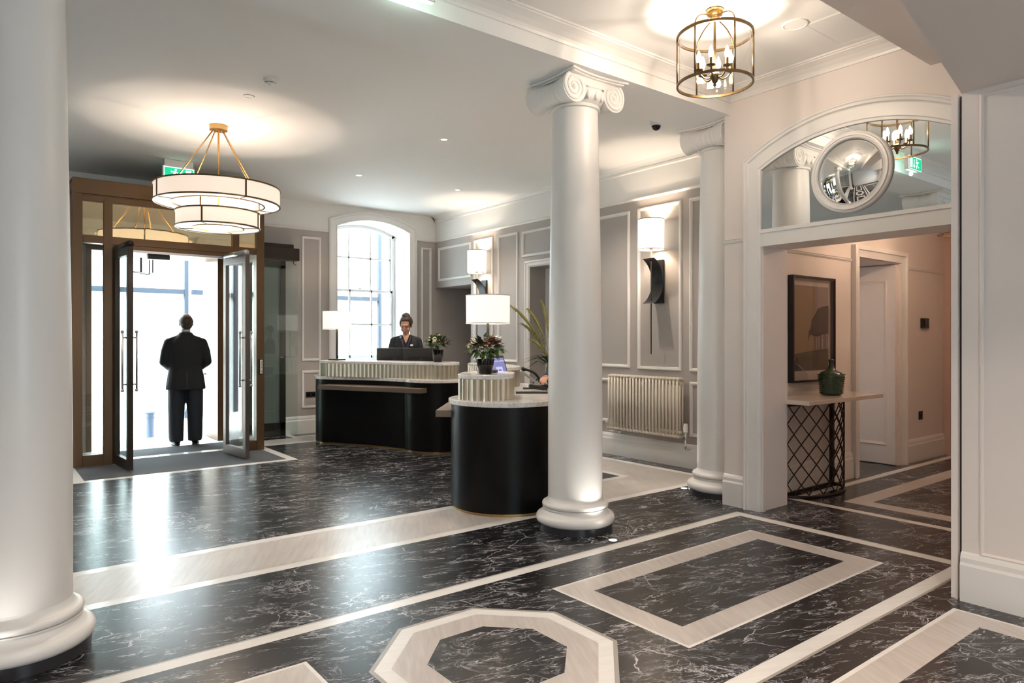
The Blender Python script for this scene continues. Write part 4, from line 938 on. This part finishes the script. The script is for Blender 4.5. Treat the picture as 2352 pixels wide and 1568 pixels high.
# ------------------------------------------------------------------ exit signs
def exit_sign(loc, label, arrow):
    r = thing('exit_sign', label, 'exit sign', loc, 0, 'green emergency exit signs')
    b = MB(); b.box(-0.16, 0.16, -0.03, 0.03, 0.17, 0.245); b.build('sign_mount', 'plastic', r, bevel=0.006)
    b = MB(); b.box(-0.178, 0.178, -0.022, 0.022, 0.0, 0.172); b.build('sign_housing', 'plastic', r, bevel=0.004)
    for sy in (-1, 1):
        f = b2 = MB(); y = sy * 0.0235
        b2.box(-0.165, 0.165, min(y, sy * 0.02), max(y, sy * 0.02), 0.012, 0.16); o = b2.build('sign_border', 'whitelit', r)
        b2 = MB(); y2 = sy * 0.0245; b2.box(-0.158, 0.158, min(y2, sy * 0.022), max(y2, sy * 0.022), 0.018, 0.15); b2.build('sign_panel', 'greenlit', o)
        b2 = MB(); y3 = sy * 0.0252
        def bx(x0, x1, z0, z1, mtx=None): b2.box(x0, x1, min(y3, sy * 0.024), max(y3, sy * 0.024), z0, z1, mtx)
        def bar(x0, z0, x1, z1, w):
            d = math.atan2(z1 - z0, x1 - x0); L = math.hypot(x1 - x0, z1 - z0); mt = Matrix.Translation((x0, 0, z0)) @ Matrix.Rotation(-d, 4, 'Y'); bx(0, L, -w / 2, w / 2, mt)
        # running figure, arrow, door
        b2.ell((-0.035, y3, 0.13), (0.012, 0.0008, 0.012), None, 14, 8)
        bar(-0.042, 0.112, -0.052, 0.075, 0.022); bar(-0.048, 0.112, -0.078, 0.098, 0.009); bar(-0.078, 0.098, -0.088, 0.112, 0.009); bar(-0.036, 0.108, -0.012, 0.09, 0.009)
        bar(-0.05, 0.078, -0.028, 0.055, 0.012); bar(-0.028, 0.055, -0.03, 0.03, 0.011); bar(-0.056, 0.076, -0.075, 0.05, 0.012); bar(-0.075, 0.05, -0.1, 0.052, 0.010)
        bx(0.075, 0.135, 0.03, 0.138)
        bar(0.03, 0.13, 0.03, 0.045, 0.012); bar(0.03, 0.036, 0.008, 0.062, 0.011); bar(0.03, 0.036, 0.052, 0.062, 0.011)
        b2.build('sign_pictogram', 'whitelit', o)
    b = MB(); b.lathe([(0.010, -0.004), (0.012, 0.0)], (0.06, 0, 0), 12); b.build('led_lamp', 'led', r)
    return r
e0 = exit_sign((1.90, 8.93, 3.332), 'green lit emergency exit sign under the ceiling behind the chandelier', True)
copy_tree(e0, (1.895, 3.40, 3.375), 0, 'emergency exit sign cut by the top edge of the view, before the beam')
light('sign_light', 'POINT', (1.95, 3.40, 3.34), 0.8, (0.7, 1, 0.85), 0.02)

# ------------------------------------------------------------------ hall things
ta = thing('console_table', 'half-round console table of bronze lattice with cream stone top in the hall', 'console table', (6.27, 3.47, 0))
b = MB(); b.zprism([(-0.70, 0.0), (-0.70, -0.42), (0.68, -0.42), (0.68, 0.0)], 0.882, 0.92); b.build('table_top', 'tabletop', ta, bevel=0.004)
def lat(t, z): a = PI + PI * t; return (0.02 + 0.46 * math.cos(a), 0.27 * math.sin(a) - 0.01, z)
b = MB()
nd, nz = 8, 4.6; z0, z1 = 0.03, 0.875
for k in range(-6, nd + 7):
    for sgn in (1, -1):
        pts = []
        for i in range(41):
            z = z0 + (z1 - z0) * i / 40; t = (k + sgn * (i / 40) * nz) / nd
            if 0 <= t <= 1: pts.append(lat(t, z))
        if len(pts) > 2: b.tube(pts, 0.0055, 6)
b.build('lattice', 'darkbronze', ta, True)
b = MB(); b.tube([lat(i / 30, 0.012) for i in range(31)], 0.014, 8); b.build('bottom_rail', 'darkbronze', ta)
b = MB(); b.tube([lat(i / 30, 0.872) for i in range(31)], 0.009, 8); b.build('top_rail', 'darkbronze', ta)
b = MB(); b.box(-0.44, 0.48, -0.02, 0.0, 0, 0.025); b.build('back_rail', 'darkbronze', ta)
b = MB(); b.box(-0.44, 0.48, -0.02, 0.0, 0.82, 0.88); b.build('back_rail', 'darkbronze', ta)
for x in (-0.44, 0.45):
    b = MB(); b.box(x, x + 0.035, -0.035, 0.0, 0, 0.88); b.build('leg', 'darkbronze', ta)
bo = thing('glass_demijohn', 'squat dark green hobnail glass bottle standing on the hall console table', 'bottle', (6.37, 3.27, 0.92))
b = MB(); pr = [(0.075, 0), (0.095, 0.012)]
pr += [(0.10 + 0.016 * (i / 16) + 0.0025 * math.cos(i * PI), 0.02 + 0.155 * i / 16) for i in range(17)]
pr += [(0.112, 0.195), (0.09, 0.218), (0.055, 0.232), (0.03, 0.255), (0.022, 0.28), (0.020, 0.315), (0.025, 0.32), (0.025, 0.335), (0.019, 0.34)]
b.lathe(pr, seg=48); b.build('bottle_body', 'greenglass', bo, True, angle=60)
b = MB()
for j in range(9):
    for i in range(28):
        a = 2 * PI * (i + 0.5 * (j % 2)) / 28; z = 0.025 + j * 0.018; rr = 0.100 + 0.016 * (z - 0.02) / 0.155; b.ell((rr * math.cos(a), rr * math.sin(a), z), (0.005, 0.005, 0.005), None, 6, 4)
tag(b.build('hobnails', 'greenglass', bo, True), kind='stuff')
for a in (0.6, 0.6 + PI):
    b = MB(); b.ell((0.115 * math.cos(a - 1.4), 0.115 * math.sin(a - 1.4), 0.195), (0.014, 0.014, 0.008)); b.build('shoulder_knob', 'greenglass', bo, True)
pic = thing('framed_picture', 'black box-framed print of dark trees on an ochre ground, above the console', 'picture', (6.40, 3.5, 1.545))
b = MB(); w, h = 0.395, 0.507
b.sweep([(-w, -h), (w, -h), (w, h), (-w, h)], [(0, 0), (0, 0.058), (0.018, 0.058), (0.018, 0.02), (0.018, 0)], lambda x, z, hh: (x, -hh, z), True); b.build('picture_frame', 'black', pic)
b = MB(); b.box(-w + 0.018, w - 0.018, -0.012, -0.002, -h + 0.018, h - 0.018); mo = b.build('mount', 'paper', pic)
pw, pz0, pz1 = 0.33, -0.40, 0.42
b = MB(); b.box(-pw, pw, -0.014, -0.012, pz0, pz1); b.build('print_sky', 'artsky', mo)
b = MB(); b.box(0.08, pw, -0.0145, -0.0139, -0.22, pz1); b.build('print_band', 'artcurve', mo)
b = MB(); b.prism([(-pw, pz0), (pw, pz0), (pw, -0.19)] + [(pw - 2 * pw * i / 12, -0.19 - 0.05 * (i / 12) ** 1.3) for i in range(1, 13)], lambda x, z: (x, -0.0155, z), lambda x, z: (x, -0.014, z)); b.build('print_ground', 'artground', mo)
rnd = random.Random(4); crown = [(pw, -0.04), (pw, 0.24)]
for i in range(1, 14):
    t = i / 13; crown.append((pw - 0.22 * t ** 0.5 * 1.9 * 0.95 + rnd.uniform(-0.012, 0.012), 0.24 - 0.34 * t ** 1.6 + rnd.uniform(-0.012, 0.012)))
crown += [(-0.06, -0.12), (-0.02, -0.05), (0.1, -0.07), (0.2, -0.05)]
b = MB(); b.prism(crown, lambda x, z: (x, -0.0165, z), lambda x, z: (x, -0.0145, z))
for x in (0.07, 0.12, 0.17, 0.19, 0.24, 0.27, 0.30): b.box(x, x + 0.007, -0.0165, -0.0145, -0.22, 0.0)
b.build('print_trees', 'arttree', mo)
b = MB(); b.tube([(-0.31, -0.016, -0.27), (-0.28, -0.016, -0.33), (-0.2, -0.016, -0.36), (-0.13, -0.016, -0.40), (-0.11, -0.016, -0.44)], 0.003, 6); b.build('print_line', 'paper', mo)
b = MB(); b.box(-w + 0.018, w - 0.018, -0.052, -0.049, -h + 0.018, h - 0.018); b.build('picture_glass', 'winglass', pic)
b = MB(); b.box(8.94, 9.11, 3.465, 3.5, 1.58, 1.70); o = tag(b.build('thermostat', 'darkbronze', None, bevel=0.004), 'square brown wall thermostat high on the hall wall beyond the doorway', 'thermostat')
b = MB(); b.box(8.965, 9.085, 3.46, 3.466, 1.60, 1.68); b.build('display', 'blackglass', o)
b = MB(); b.box(8.89, 8.985, 3.488, 3.5, 0.485, 0.585); o = tag(b.build('hall_socket', 'black', None, bevel=0.003), 'small black socket plate low on the hall wall beyond the doorway', 'socket')  # wall socket plate with a small inset face
b = MB(); b.box(8.925, 8.95, 3.482, 3.489, 0.52, 0.55); b.build('socket_inset', 'blackglass', o)
b = MB(); b.box(3.99, 4.16, 10.286, 10.3, 0.555, 0.635); o = tag(b.build('wall_socket', 'black', None, bevel=0.003), 'black double wall socket low in the far wall panel left of the further desk', 'socket')
for x in (4.03, 4.11):
    b = MB(); b.box(x - 0.02, x + 0.02, 10.283, 10.287, 0.575, 0.615); b.build('socket_face', 'blackglass', o)

# ------------------------------------------------------------------ tall plant behind the column
pl = thing('tall_plant', 'tall arrangement of drooping grass spikes against the arched recess, half behind column', 'plant', (5.885, 6.69, 0))
b = MB(); b.lathe([(0.14, 0), (0.14, 0.03), (0.05, 0.06), (0.05, 0.80), (0.16, 0.83), (0.16, 0.86)], seg=32); b.build('plant_stand', 'blackpaint', pl, True, angle=40)
b = MB(); b.lathe([(0.07, 0.86), (0.10, 0.95), (0.09, 1.08), (0.06, 1.13)], seg=32); b.build('vase', 'blackglass', pl, True)
# spikes lean towards -R (left in view) and back
Lf = Vector((-0.79, 0.61, 0))
for dx, top, bend in ((0.62, 1.90, 0.05), (0.48, 1.66, 0.1), (0.30, 1.84, -0.1), (0.16, 1.95, 0.0), (0.40, 1.45, 0.2), (-0.2, 1.9, 0.1), (-0.4, 1.7, -0.05)):
    b = MB(); pts = []; rs = []
    for i in range(15):
        t = i / 14; p = Vector((0, 0, 1.08)) + Lf * dx * (t ** 1.25) + Vector((bend * t, bend * 0.5 * t, (top - 1.08) * (1.18 * t - 0.18 * t ** 5))); pts.append(p); rs.append(0.003 if t < 0.4 else 0.005 + 0.015 * math.sin(PI * (t - 0.4) / 0.6))
    b.tube(pts, rs, 7)
    for i in range(6, 15):
        for k in range(12): petal_leaf(b, pts[i].lerp(pts[max(0, i - 1)], k / 12), rdir(random.Random(i * 19 + k), -1, 1), 0.036, 0.010)
    b.build('grass_spike', 'grassy', pl, True)
b = MB(); rnd = random.Random(11)
for i in range(26):
    d = rdir(rnd, 0.0, 0.8); petal_leaf(b, (0, 0, 1.12), d + Lf * 0.3, rnd.uniform(0.28, 0.50), 0.045, 0.25)
tag(b.build('foliage', 'leafdark', pl), kind='stuff')

# ------------------------------------------------------------------ outside
b = MB(); b.box(0.4, 3.6, 10.3, 11.25, -0.6, -0.002); b.box(0.4, 3.6, 11.25, 11.6, -0.6, -0.15); b.box(0.4, 3.6, 11.6, 11.95, -0.6, -0.30)
b.box(-14, 22, 10.9, 30, -0.7, -0.45)
tag(struct(b.build('trim_16', 'pave')))
b = MB()
for i in range(-2, 9): b.box(2.78, 3.5, 10.9, 11.42, 0.35 * i + 0.006, 0.35 * (i + 1) - 0.006)
b.box(2.79, 3.5, 10.9, 11.41, -0.6, 3.6)
b.box(-14, 1.0, 10.9, 10.95, -0.6, 1.0); b.box(-14, -2.1, 10.9, 10.95, 1, 4.2); b.box(-0.6, 1.0, 10.9, 10.95, 1.0, 4.2); b.box(0.9, 3.6, 10.9, 10.95, 2.75, 4.2); b.box(3.5, 4.45, 10.9, 10.95, -0.6, 4.2); b.box(4.45, 5.85, 10.9, 10.95, -0.6, 1.02); b.box(5.85, 20, 10.9, 10.95, -0.6, 4.2); b.box(-2.1, 6, 10.9, 10.95, 3.42, 4.2)
struct(b.build('wall_exterior', 'stone'))
fb = thing('street_building', 'pale overexposed building facade across the street seen through doors and window', 'building', (0, 0, 0))
b = MB(); b.box(-14, 22, 14.6, 16, -0.45, 7.5); b.build('facade_wall', 'facade', fb)
for x0, x1 in ((-6, -1.5), (-0.9, 3.27), (3.27 - 0.001, 7.45), (7.9, 9.5)):
    b = MB(); b.box(x0, x0 + 0.07, 14.52, 14.6, -0.1, 5) if x0 != 3.27 - 0.001 else None; b.box(x1 - 0.07, x1, 14.52, 14.6, -0.1, 5); b.box(x0 + 0.07, x1 - 0.07, 14.53, 14.6, 2.33, 2.42); b.box(x0 + 0.07, x1 - 0.07, 14.53, 14.6, 4.93, 5); b.build('window_frame', 'facadebar', fb)
bd = thing('bollard', 'grey cast bollard on the pavement outside the left side of the doorway', 'bollard', (2.28, 12.75, -0.45))
b = MB(); b.lathe([(0.085, 0), (0.085, 0.08), (0.068, 0.10), (0.062, 0.57), (0.075, 0.58), (0.075, 0.60), (0.062, 0.61), (0.062, 0.65)], seg=28); b.build('bollard_post', 'bollard', bd, True, angle=40)
b = MB(); b.lathe([(0.062, 0.65), (0.085, 0.66), (0.09, 0.68), (0.07, 0.70), (0.01, 0.71)], seg=28); b.build('bollard_cap', 'bollard', bd, True, angle=40)
hr = thing('handrail', 'curved metal handrail down the outside steps to the right of the man', 'handrail', (2.66, 10.98, 0))
b = MB(); b.tube([(0.10, -0.06, 0.93), (0.02, 0.0, 0.93), (-0.05, 0.1, 0.87), (-0.06, 0.3, 0.72), (-0.05, 0.7, 0.45), (-0.04, 0.95, 0.3)], 0.02, 10); b.build('rail', 'satin', hr, True)
b = MB(); b.tube([(-0.05, 0.6, -0.3), (-0.05, 0.6, 0.5)], 0.014, 8); b.build('post', 'satin', hr, True)
ol = thing('porch_lantern', 'square black wire lantern hanging outside above the doorway', 'lantern', (1.88, 11.2, 2.41))
b = MB(); s = 0.13
for sx in (-s, s):
    for sy in (-s, s): b.tube([(sx, sy, 0), (sx, sy, 0.36)], 0.010, 6)
for z in (0, 0.36):
    b.tube([(-s, -s, z), (s, -s, z), (s, s, z), (-s, s, z)], 0.011, 6, closed=True)
for z in (0.36,): b.tube([(-s, -s, z), (0, 0, 0.44), (s, s, z)], 0.006, 6); b.tube([(s, -s, z), (0, 0, 0.44), (-s, s, z)], 0.006, 6)
b.build('lantern_cage', 'blackpaint', ol, True)
b = MB(); b.tube([(0, 0, 0.01), (0, 0, 0.80)], 0.016, 8); b.build('lantern_stem', 'blackpaint', ol, True)
b = MB(); b.box(0.4, 3.6, 10.95, 11.6, 3.2, 3.3); struct(b.build('trim_17', 'stone'))

# ------------------------------------------------------------------ people
def fuse(b, name, m, parent, voxel=0.007, sm=4):
    o = b.build(name, m, parent, True)
    r = o.modifiers.new('fuse', 'REMESH'); r.mode = 'VOXEL'; r.voxel_size = voxel; r.use_smooth_shade = True
    s = o.modifiers.new('soften', 'SMOOTH'); s.factor = 0.5; s.iterations = sm
    return o
def head_parts(hm):
    H = lambda x, y, z: hm @ Vector((x, y, z))
    return H, hm.to_3x3()
def hand(b, wrist, dirv, palm_n, curl=0.5, side=1, s=1.0):
    # palm plus five jointed fingers; dirv = pointing direction, palm_n = normal out of the palm
    d = Vector(dirv).normalized(); n = Vector(palm_n); n = (n - d * n.dot(d)).normalized(); a = d.cross(n) * side; w = Vector(wrist)
    b.tube([w, w + d * 0.035 * s], [0.027 * s, 0.033 * s], 12)
    for k in range(4):
        o = (k - 1.5) * 0.019 * s; b.tube([w + d * 0.01 + a * o * 0.8, w + d * 0.085 * s + a * o], [0.016 * s, 0.0125 * s], 8); b.ell(w + d * 0.085 * s + a * o, (0.0125 * s,) * 3, None, 8, 6)
    for k, L in enumerate((0.068, 0.078, 0.072, 0.056)):
        p = w + d * 0.088 * s + a * (k - 1.5) * 0.0205 * s; c = curl * (0.85 + 0.12 * k); dd = d.copy()
        for j, f in enumerate((0.45, 0.32, 0.26)):
            dd = (d * math.cos(c * (j + 0.6)) + n * math.sin(c * (j + 0.6))); q = p + dd * L * f * s
            b.tube([p, q], [(0.0092 - 0.0008 * j) * s, (0.0086 - 0.0009 * j) * s], 8); b.ell(q, ((0.0086 - 0.0009 * j) * s,) * 3, None, 8, 6); p = q
    p = w + d * 0.03 * s - a * 0.028 * s
    for j, (L, ang) in enumerate(((0.04, 0.75), (0.032, 0.45), (0.026, 0.25))):
        dd = (d * math.cos(ang) - a * math.sin(ang) + n * 0.35).normalized(); q = p + dd * L * s
        b.tube([p, q], [(0.0125 - 0.0015 * j) * s, (0.011 - 0.0015 * j) * s], 8); b.ell(q, ((0.011 - 0.0015 * j) * s,) * 3, None, 8, 6); p = q
def body(r, sc, shw, hipw, el_l, wr_l, el_r, wr_r, hm, female, voxel=0.007, hands=None, chest=1.0):
    b = MB(); z = lambda q: q * sc
    b.loft([(0, 0, z(0.90), hipw * 1.0, 0.10), (0, 0, z(0.98), hipw * 1.02, 0.105), (0, 0, z(1.10), hipw * 0.84, 0.088), (0, 0.0, z(1.24), shw * 0.70, 0.088), (0, 0, z(1.33), shw * 0.74, 0.085), (0, 0, z(1.39), shw * 0.66, 0.065), (0, 0, z(1.425), shw * 0.35, 0.05)])
    b.limb([(0, 0.0, z(1.42)), (0, 0.01, z(1.50)), tuple(hm @ Vector((0, -0.01, -0.075)))], [0.06 * (0.85 if female else 1), 0.055 * (0.85 if female else 1.05), 0.052 * (0.88 if female else 1.05)])
    for sx, el, wr in ((-1, el_l, wr_l), (1, el_r, wr_r)):
        b.limb([(sx * shw * 0.80, 0, z(1.355)), el, wr], [0.046, 0.038, 0.026])
        b.limb([(sx * hipw * 0.52, 0, z(0.92)), (sx * hipw * 0.58, 0.01, z(0.50)), (sx * hipw * 0.6, -0.01, z(0.08))], [0.085, 0.058, 0.04])
        b.limb([(sx * hipw * 0.6, -0.03, z(0.05)), (sx * hipw * 0.68, 0.14, z(0.035))], [0.035, 0.03])
    H, R3 = head_parts(hm)
    k = 0.94 if female else 1.0
    b.ell(H(0, -0.012, 0.02), (0.076 * k, 0.096 * k, 0.098 * k), R3, 24, 16); b.ell(H(0, 0.022, -0.035), (0.060 * k, 0.068 * k, 0.085 * k), R3, 20, 14); b.ell(H(0, 0.052, -0.095), (0.028 * k, 0.026, 0.022), R3)
    b.limb([H(0, 0.082, 0.012), H(0, 0.103, -0.028)], [0.008, 0.0125], 8); b.ell(H(0, 0.07, 0.03), (0.05, 0.018, 0.012), R3)
    for sx in (-1, 1):
        b.ell(H(sx * 0.076 * k, -0.008, -0.012), (0.009, 0.018, 0.031), R3); b.ell(H(sx * 0.035, 0.062, -0.035), (0.022, 0.02, 0.022), R3); b.ell(H(sx * 0.011, 0.092, -0.032), (0.008, 0.009, 0.007), R3)
    b.ell(H(0, 0.082, -0.062), (0.022, 0.012, 0.010), R3)
    if hands:
        for h in hands: hand(b, *h)
    return fuse(b, 'body', 'skin', r, voxel, 3)
def face(r, hm):
    H, R3 = head_parts(hm)
    for sx in (-1, 1):
        b = MB(); b.ell(H(sx * 0.030, 0.078, 0.004), (0.013, 0.006, 0.004), R3, 12, 8); b.build('eyelid', 'hair', r, True)
        b = MB(); b.limb([H(sx * 0.014, 0.088, 0.024), H(sx * 0.034, 0.084, 0.030), H(sx * 0.052, 0.066, 0.022)], [0.0028, 0.003, 0.002], 6); b.build('eyebrow', 'hair', r, True)
    b = MB(); b.ell(H(0, 0.090, -0.062), (0.021, 0.007, 0.0065), R3, 12, 8); b.build('lips', 'lip', r, True)

# man in the doorway, seen from behind
mn = thing('person', 'person in dark suit standing in open doorway, back turned, hands clasped in front', 'person', (2.26, 10.20, 0.0), math.radians(-8))
hm = Matrix.Translation((0.005, 0.02, 1.67)) @ Matrix.Rotation(math.radians(3), 4, 'Z') @ Matrix.Scale(1.10, 4)
sc = 1.02
body(mn, sc, 0.215, 0.19, (-0.262, -0.03, 1.14), (-0.06, 0.20, 0.99), (0.262, -0.03, 1.14), (0.06, 0.20, 0.98), hm, False, 0.008, [((-0.06, 0.20, 0.99), (0.9, 0.3, -0.2), (0, -1, 0), 0.6, 1), ((0.06, 0.20, 0.98), (-0.9, 0.3, -0.2), (0, -1, 0), 0.6, -1)])
b = MB(); b.loft([(0, -0.01, 0.76, 0.252, 0.168), (0, -0.01, 0.80, 0.250, 0.168), (0, -0.005, 0.95, 0.228, 0.16), (0, 0, 1.07, 0.205, 0.15), (0, -0.005, 1.22, 0.218, 0.155), (0, -0.01, 1.33, 0.230, 0.15), (0, -0.01, 1.40, 0.222, 0.13), (0, -0.01, 1.45, 0.175, 0.105), (0, -0.01, 1.495, 0.110, 0.085), (0, -0.01, 1.545, 0.075, 0.074)])
for sx in (-1, 1):
    b.limb([(sx * 0.06, -0.01, 1.47), (sx * 0.212, -0.01, 1.402), (sx * 0.245, -0.02, 1.28), (sx * 0.268, -0.03, 1.14), (sx * 0.19, 0.08, 1.065), (sx * 0.09, 0.17, 1.01)], [0.05, 0.060, 0.064, 0.060, 0.055, 0.046])
fuse(b, 'jacket', 'suit', mn, 0.009, 4)
b = MB(); b.box(-0.001, 0.004, -0.178, -0.165, 0.765, 1.0); b.build('jacket_vent', 'satinlapel', mn)
b = MB(); b.lathe([(0.062, 1.555), (0.060, 1.578)], (0, 0.005, 0), 24, cap=False); b.build('shirt_collar', 'shirt', mn, True)
b = MB()
for sx in (-1, 1):
    b.loft([(sx * 0.115, 0, 0.055, 0.088, 0.10), (sx * 0.118, 0, 0.12, 0.094, 0.105), (sx * 0.118, 0, 0.30, 0.098, 0.105), (sx * 0.115, 0.0, 0.52, 0.105, 0.11), (sx * 0.108, 0, 0.72, 0.113, 0.125), (sx * 0.10, 0, 0.86, 0.118, 0.135), (sx * 0.09, 0, 0.98, 0.11, 0.13)])
fuse(b, 'trousers', 'trouser', mn, 0.009, 3)
for sx in (-1, 1):
    b = MB(); R3 = Matrix.Rotation(sx * -0.25, 3, 'Z')
    b.ell((sx * 0.125, 0.05, 0.048), (0.048, 0.145, 0.042), R3, 18, 12); b.ell((sx * 0.118, -0.05, 0.06), (0.04, 0.05, 0.055), R3); b.ell((sx * 0.125, 0.04, 0.014), (0.05, 0.15, 0.014), R3)
    fuse(b, 'shoe', 'shoe', mn, 0.006, 2)
b = MB(); H, R3 = head_parts(hm)
b.ell(H(0, -0.03, 0.012), (0.082, 0.092, 0.088), R3, 24, 16); b.ell(H(0, -0.055, -0.035), (0.066, 0.055, 0.05), R3)
b.ell(H(-0.068, 0.0, 0.02), (0.018, 0.04, 0.035), R3); b.ell(H(0.068, 0.0, 0.02), (0.018, 0.04, 0.035), R3)
fuse(b, 'hair', 'greyhair', mn, 0.007, 2)

def jacket_f(r, sc, shw, arms):
    b = MB(); z = lambda q: q * sc
    b.loft([(0, 0, z(0.72), 0.20, 0.13), (0, 0, z(0.90), 0.195, 0.13), (0, 0, z(1.08), 0.155, 0.11), (0, 0.012, z(1.22), shw * 0.86, 0.125), (0, 0.01, z(1.29), shw * 0.92, 0.122), (0, 0, z(1.36), shw * 0.90, 0.10), (0, 0, z(1.405), shw * 0.66, 0.08), (0, -0.005, z(1.445), shw * 0.36, 0.066)])
    for sx, el, wr in arms:
        b.limb([(sx * shw * 0.30, 0, z(1.405)), (sx * shw * 0.88, 0, z(1.362)), el, wr], [0.045, 0.056, 0.050, 0.038])
    return b
# receptionist behind the further desk
p = desk_pt(O1, A1, 0.97, 1.14)
wm = thing('person', 'person with dark updo in black jacket with oval badge, looking down at the further desk', 'person', p, math.radians(150))
sc = 1.045; hm = Matrix.Translation((0.0, 0.05, 1.655)) @ Matrix.Rotation(math.radians(-14), 4, 'Z') @ Matrix.Rotation(math.radians(-24), 4, 'X') @ Matrix.Scale(1.13, 4)
arms = ((-1, (-0.25, 0.05, 1.16), (-0.14, 0.26, 1.02)), (1, (0.25, 0.05, 1.16), (0.14, 0.26, 1.02)))
body(wm, sc, 0.195, 0.165, arms[0][1], arms[0][2], arms[1][1], arms[1][2], hm, True, 0.006, [((-0.14, 0.26, 1.02), (0.1, 1, -0.15), (0, 0, -1), 0.35, 1), ((0.14, 0.26, 1.02), (-0.1, 1, -0.15), (0, 0, -1), 0.35, -1)])
b = jacket_f(wm, sc, 0.205, arms)
jk = fuse(b, 'jacket', 'suit', wm, 0.008, 3)
# open neck: skin V, shawl lapels, top, badge
b = MB(); nl = [(1.545, 0.044, 0.060), (1.52, 0.046, 0.088), (1.49, 0.042, 0.112), (1.44, 0.026, 0.138), (1.385, 0.004, 0.150)]
rows = [[b.v((x * w, y - abs(x) * 0.02, z)) for x in (-1, -0.5, 0, 0.5, 1)] for z, w, y in nl]
for p0, p1 in zip(rows, rows[1:]):
    for q in range(4): b.face([p0[q], p0[q + 1], p1[q + 1], p1[q]])
b.build('neckline', 'skin', wm, True)
for sx in (-1, 1):
    b = MB(); pts = [(sx * 0.050, -0.060, 1.522), (sx * 0.062, 0.01, 1.512), (sx * 0.056, 0.082, 1.478), (sx * 0.036, 0.125, 1.40), (sx * 0.006, 0.142, 1.28), (sx * -0.004, 0.148, 1.16)]
    A = [b.v(Vector(q) + Vector((-sx * 0.010, 0.012, 0))) for q in pts]; B = [b.v(Vector(q) + Vector((sx * (0.036 if i < 5 else 0.012), -0.004, -0.012))) for i, q in enumerate(pts)]; D = [b.v(Vector(q) + Vector((sx * 0.004, -0.02, 0))) for q in pts]
    for i in range(5): b.face([A[i], A[i + 1], B[i + 1], B[i]]); b.face([A[i], A[i + 1], D[i + 1], D[i]]); b.face([B[i], B[i + 1], D[i + 1], D[i]])
    b.build('lapel', 'satinlapel', wm, True)
b = MB(); b.prism([(-0.028, 1.385), (0.028, 1.385), (0.0, 1.26)], lambda x, z: (x, 0.120, z), lambda x, z: (x, 0.142, z)); b.build('top', 'black', wm)
b = MB(); b.lathe([(0.022, 0), (0.022, 0.004)], (0, 0, 0), 24, Matrix.Translation((-0.085, 0.138, 1.36)) @ Matrix.Rotation(-PI / 2, 4, 'X') @ Matrix.Diagonal((1, 0.7, 1, 1))); b.build('name_badge', 'plastic', wm)
H, R3 = head_parts(hm)
b = MB(); b.ell(H(0, -0.034, 0.034), (0.085, 0.096, 0.092), R3, 24, 16); b.ell(H(0, -0.045, 0.11), (0.055, 0.06, 0.045), R3); b.ell(H(0.0, -0.012, 0.085), (0.070, 0.070, 0.04), R3)
rnd = random.Random(5)
for i in range(12): q = rnd.uniform(0, 6.28); b.ell(H(0.035 * math.cos(q), -0.045 + 0.04 * math.sin(q), rnd.uniform(0.11, 0.132)), (0.02, 0.022, 0.014), R3)
for sx in (-1, 1): b.ell(H(sx * 0.066, 0.012, 0.03), (0.014, 0.03, 0.045), R3)
fuse(b, 'hair', 'hair', wm, 0.006, 2); face(wm, hm)
b = MB()
for sx in (-1, 1): b.ell(H(sx * 0.077, 0.0, -0.045), (0.006, 0.006, 0.006), None, 10, 8)
b.build('earring', 'plastic', wm, True)
b = MB(); b.loft([(0, 0, 0.55, 0.17, 0.12), (0, 0, 0.9, 0.18, 0.12)])
for sx in (-1, 1): b.loft([(sx * 0.09, 0, 0.06, 0.06, 0.07), (sx * 0.09, 0, 0.5, 0.075, 0.085), (sx * 0.085, 0, 0.9, 0.095, 0.11)])
fuse(b, 'trousers', 'trouser', wm, 0.010, 3)

# second receptionist, hidden by the column except one hand on the card reader
p2 = Vector((4.99, 5.32, 0)); tgt = Vector(desk_pt(O2, A2, 0.66, 0.715, 1.02)); 
w2 = thing('person', 'person behind the free-standing column, only a hand reaching over the nearer desk', 'person', p2, math.radians(122))
hm = Matrix.Translation((0, 0.03, 1.62)) @ Matrix.Rotation(math.radians(-18), 4, 'X')
inv = (Matrix.Translation(p2) @ Matrix.Rotation(math.radians(122), 4, 'Z')).inverted(); tl = inv @ tgt
tl = tl + Vector((0, 0, 0.03)); dirh = (Vector((tl.x, tl.y, 0)) - Vector((0.20, 0.10, 0))).normalized(); wrist = tl - dirh * 0.10 + Vector((0, 0, 0.012))
elb = Vector((0.22, 0.12, 1.12)) if tl.x > 0 else Vector((-0.22, 0.12, 1.12)); oth = Vector((-elb.x, 0.05, 1.12)); otw = Vector((-elb.x * 0.6, 0.24, 1.0))
L, Rr = (elb, wrist), (oth, otw)
if tl.x > 0: L, Rr = Rr, L
arms = ((-1, tuple(L[0]), tuple(L[1])), (1, tuple(Rr[0]), tuple(Rr[1])))
body(w2, 1.0, 0.19, 0.165, arms[0][1], arms[0][2], arms[1][1], arms[1][2], hm, True, 0.005, [(wrist, (dirh.x, dirh.y, -0.12), (0, 0, -1), 0.45, -1 if tl.x > 0 else 1)])
arms2 = [(a[0], a[1], tuple(Vector(a[2]).lerp(Vector(a[1]), 0.1))) for a in arms]
fuse(jacket_f(w2, 1.0, 0.20, arms2), 'jacket', 'suit', w2, 0.008, 3)
H, R3 = head_parts(hm); b = MB(); b.ell(H(0, -0.032, 0.032), (0.080, 0.093, 0.090), R3, 24, 16); fuse(b, 'hair', 'hair', w2, 0.007, 2)
b = MB()
for sx in (-1, 1): b.loft([(sx * 0.09, 0, 0.06, 0.06, 0.07), (sx * 0.09, 0, 0.5, 0.075, 0.085), (sx * 0.085, 0, 0.9, 0.095, 0.11)])
fuse(b, 'trousers', 'trouser', w2, 0.010, 3)
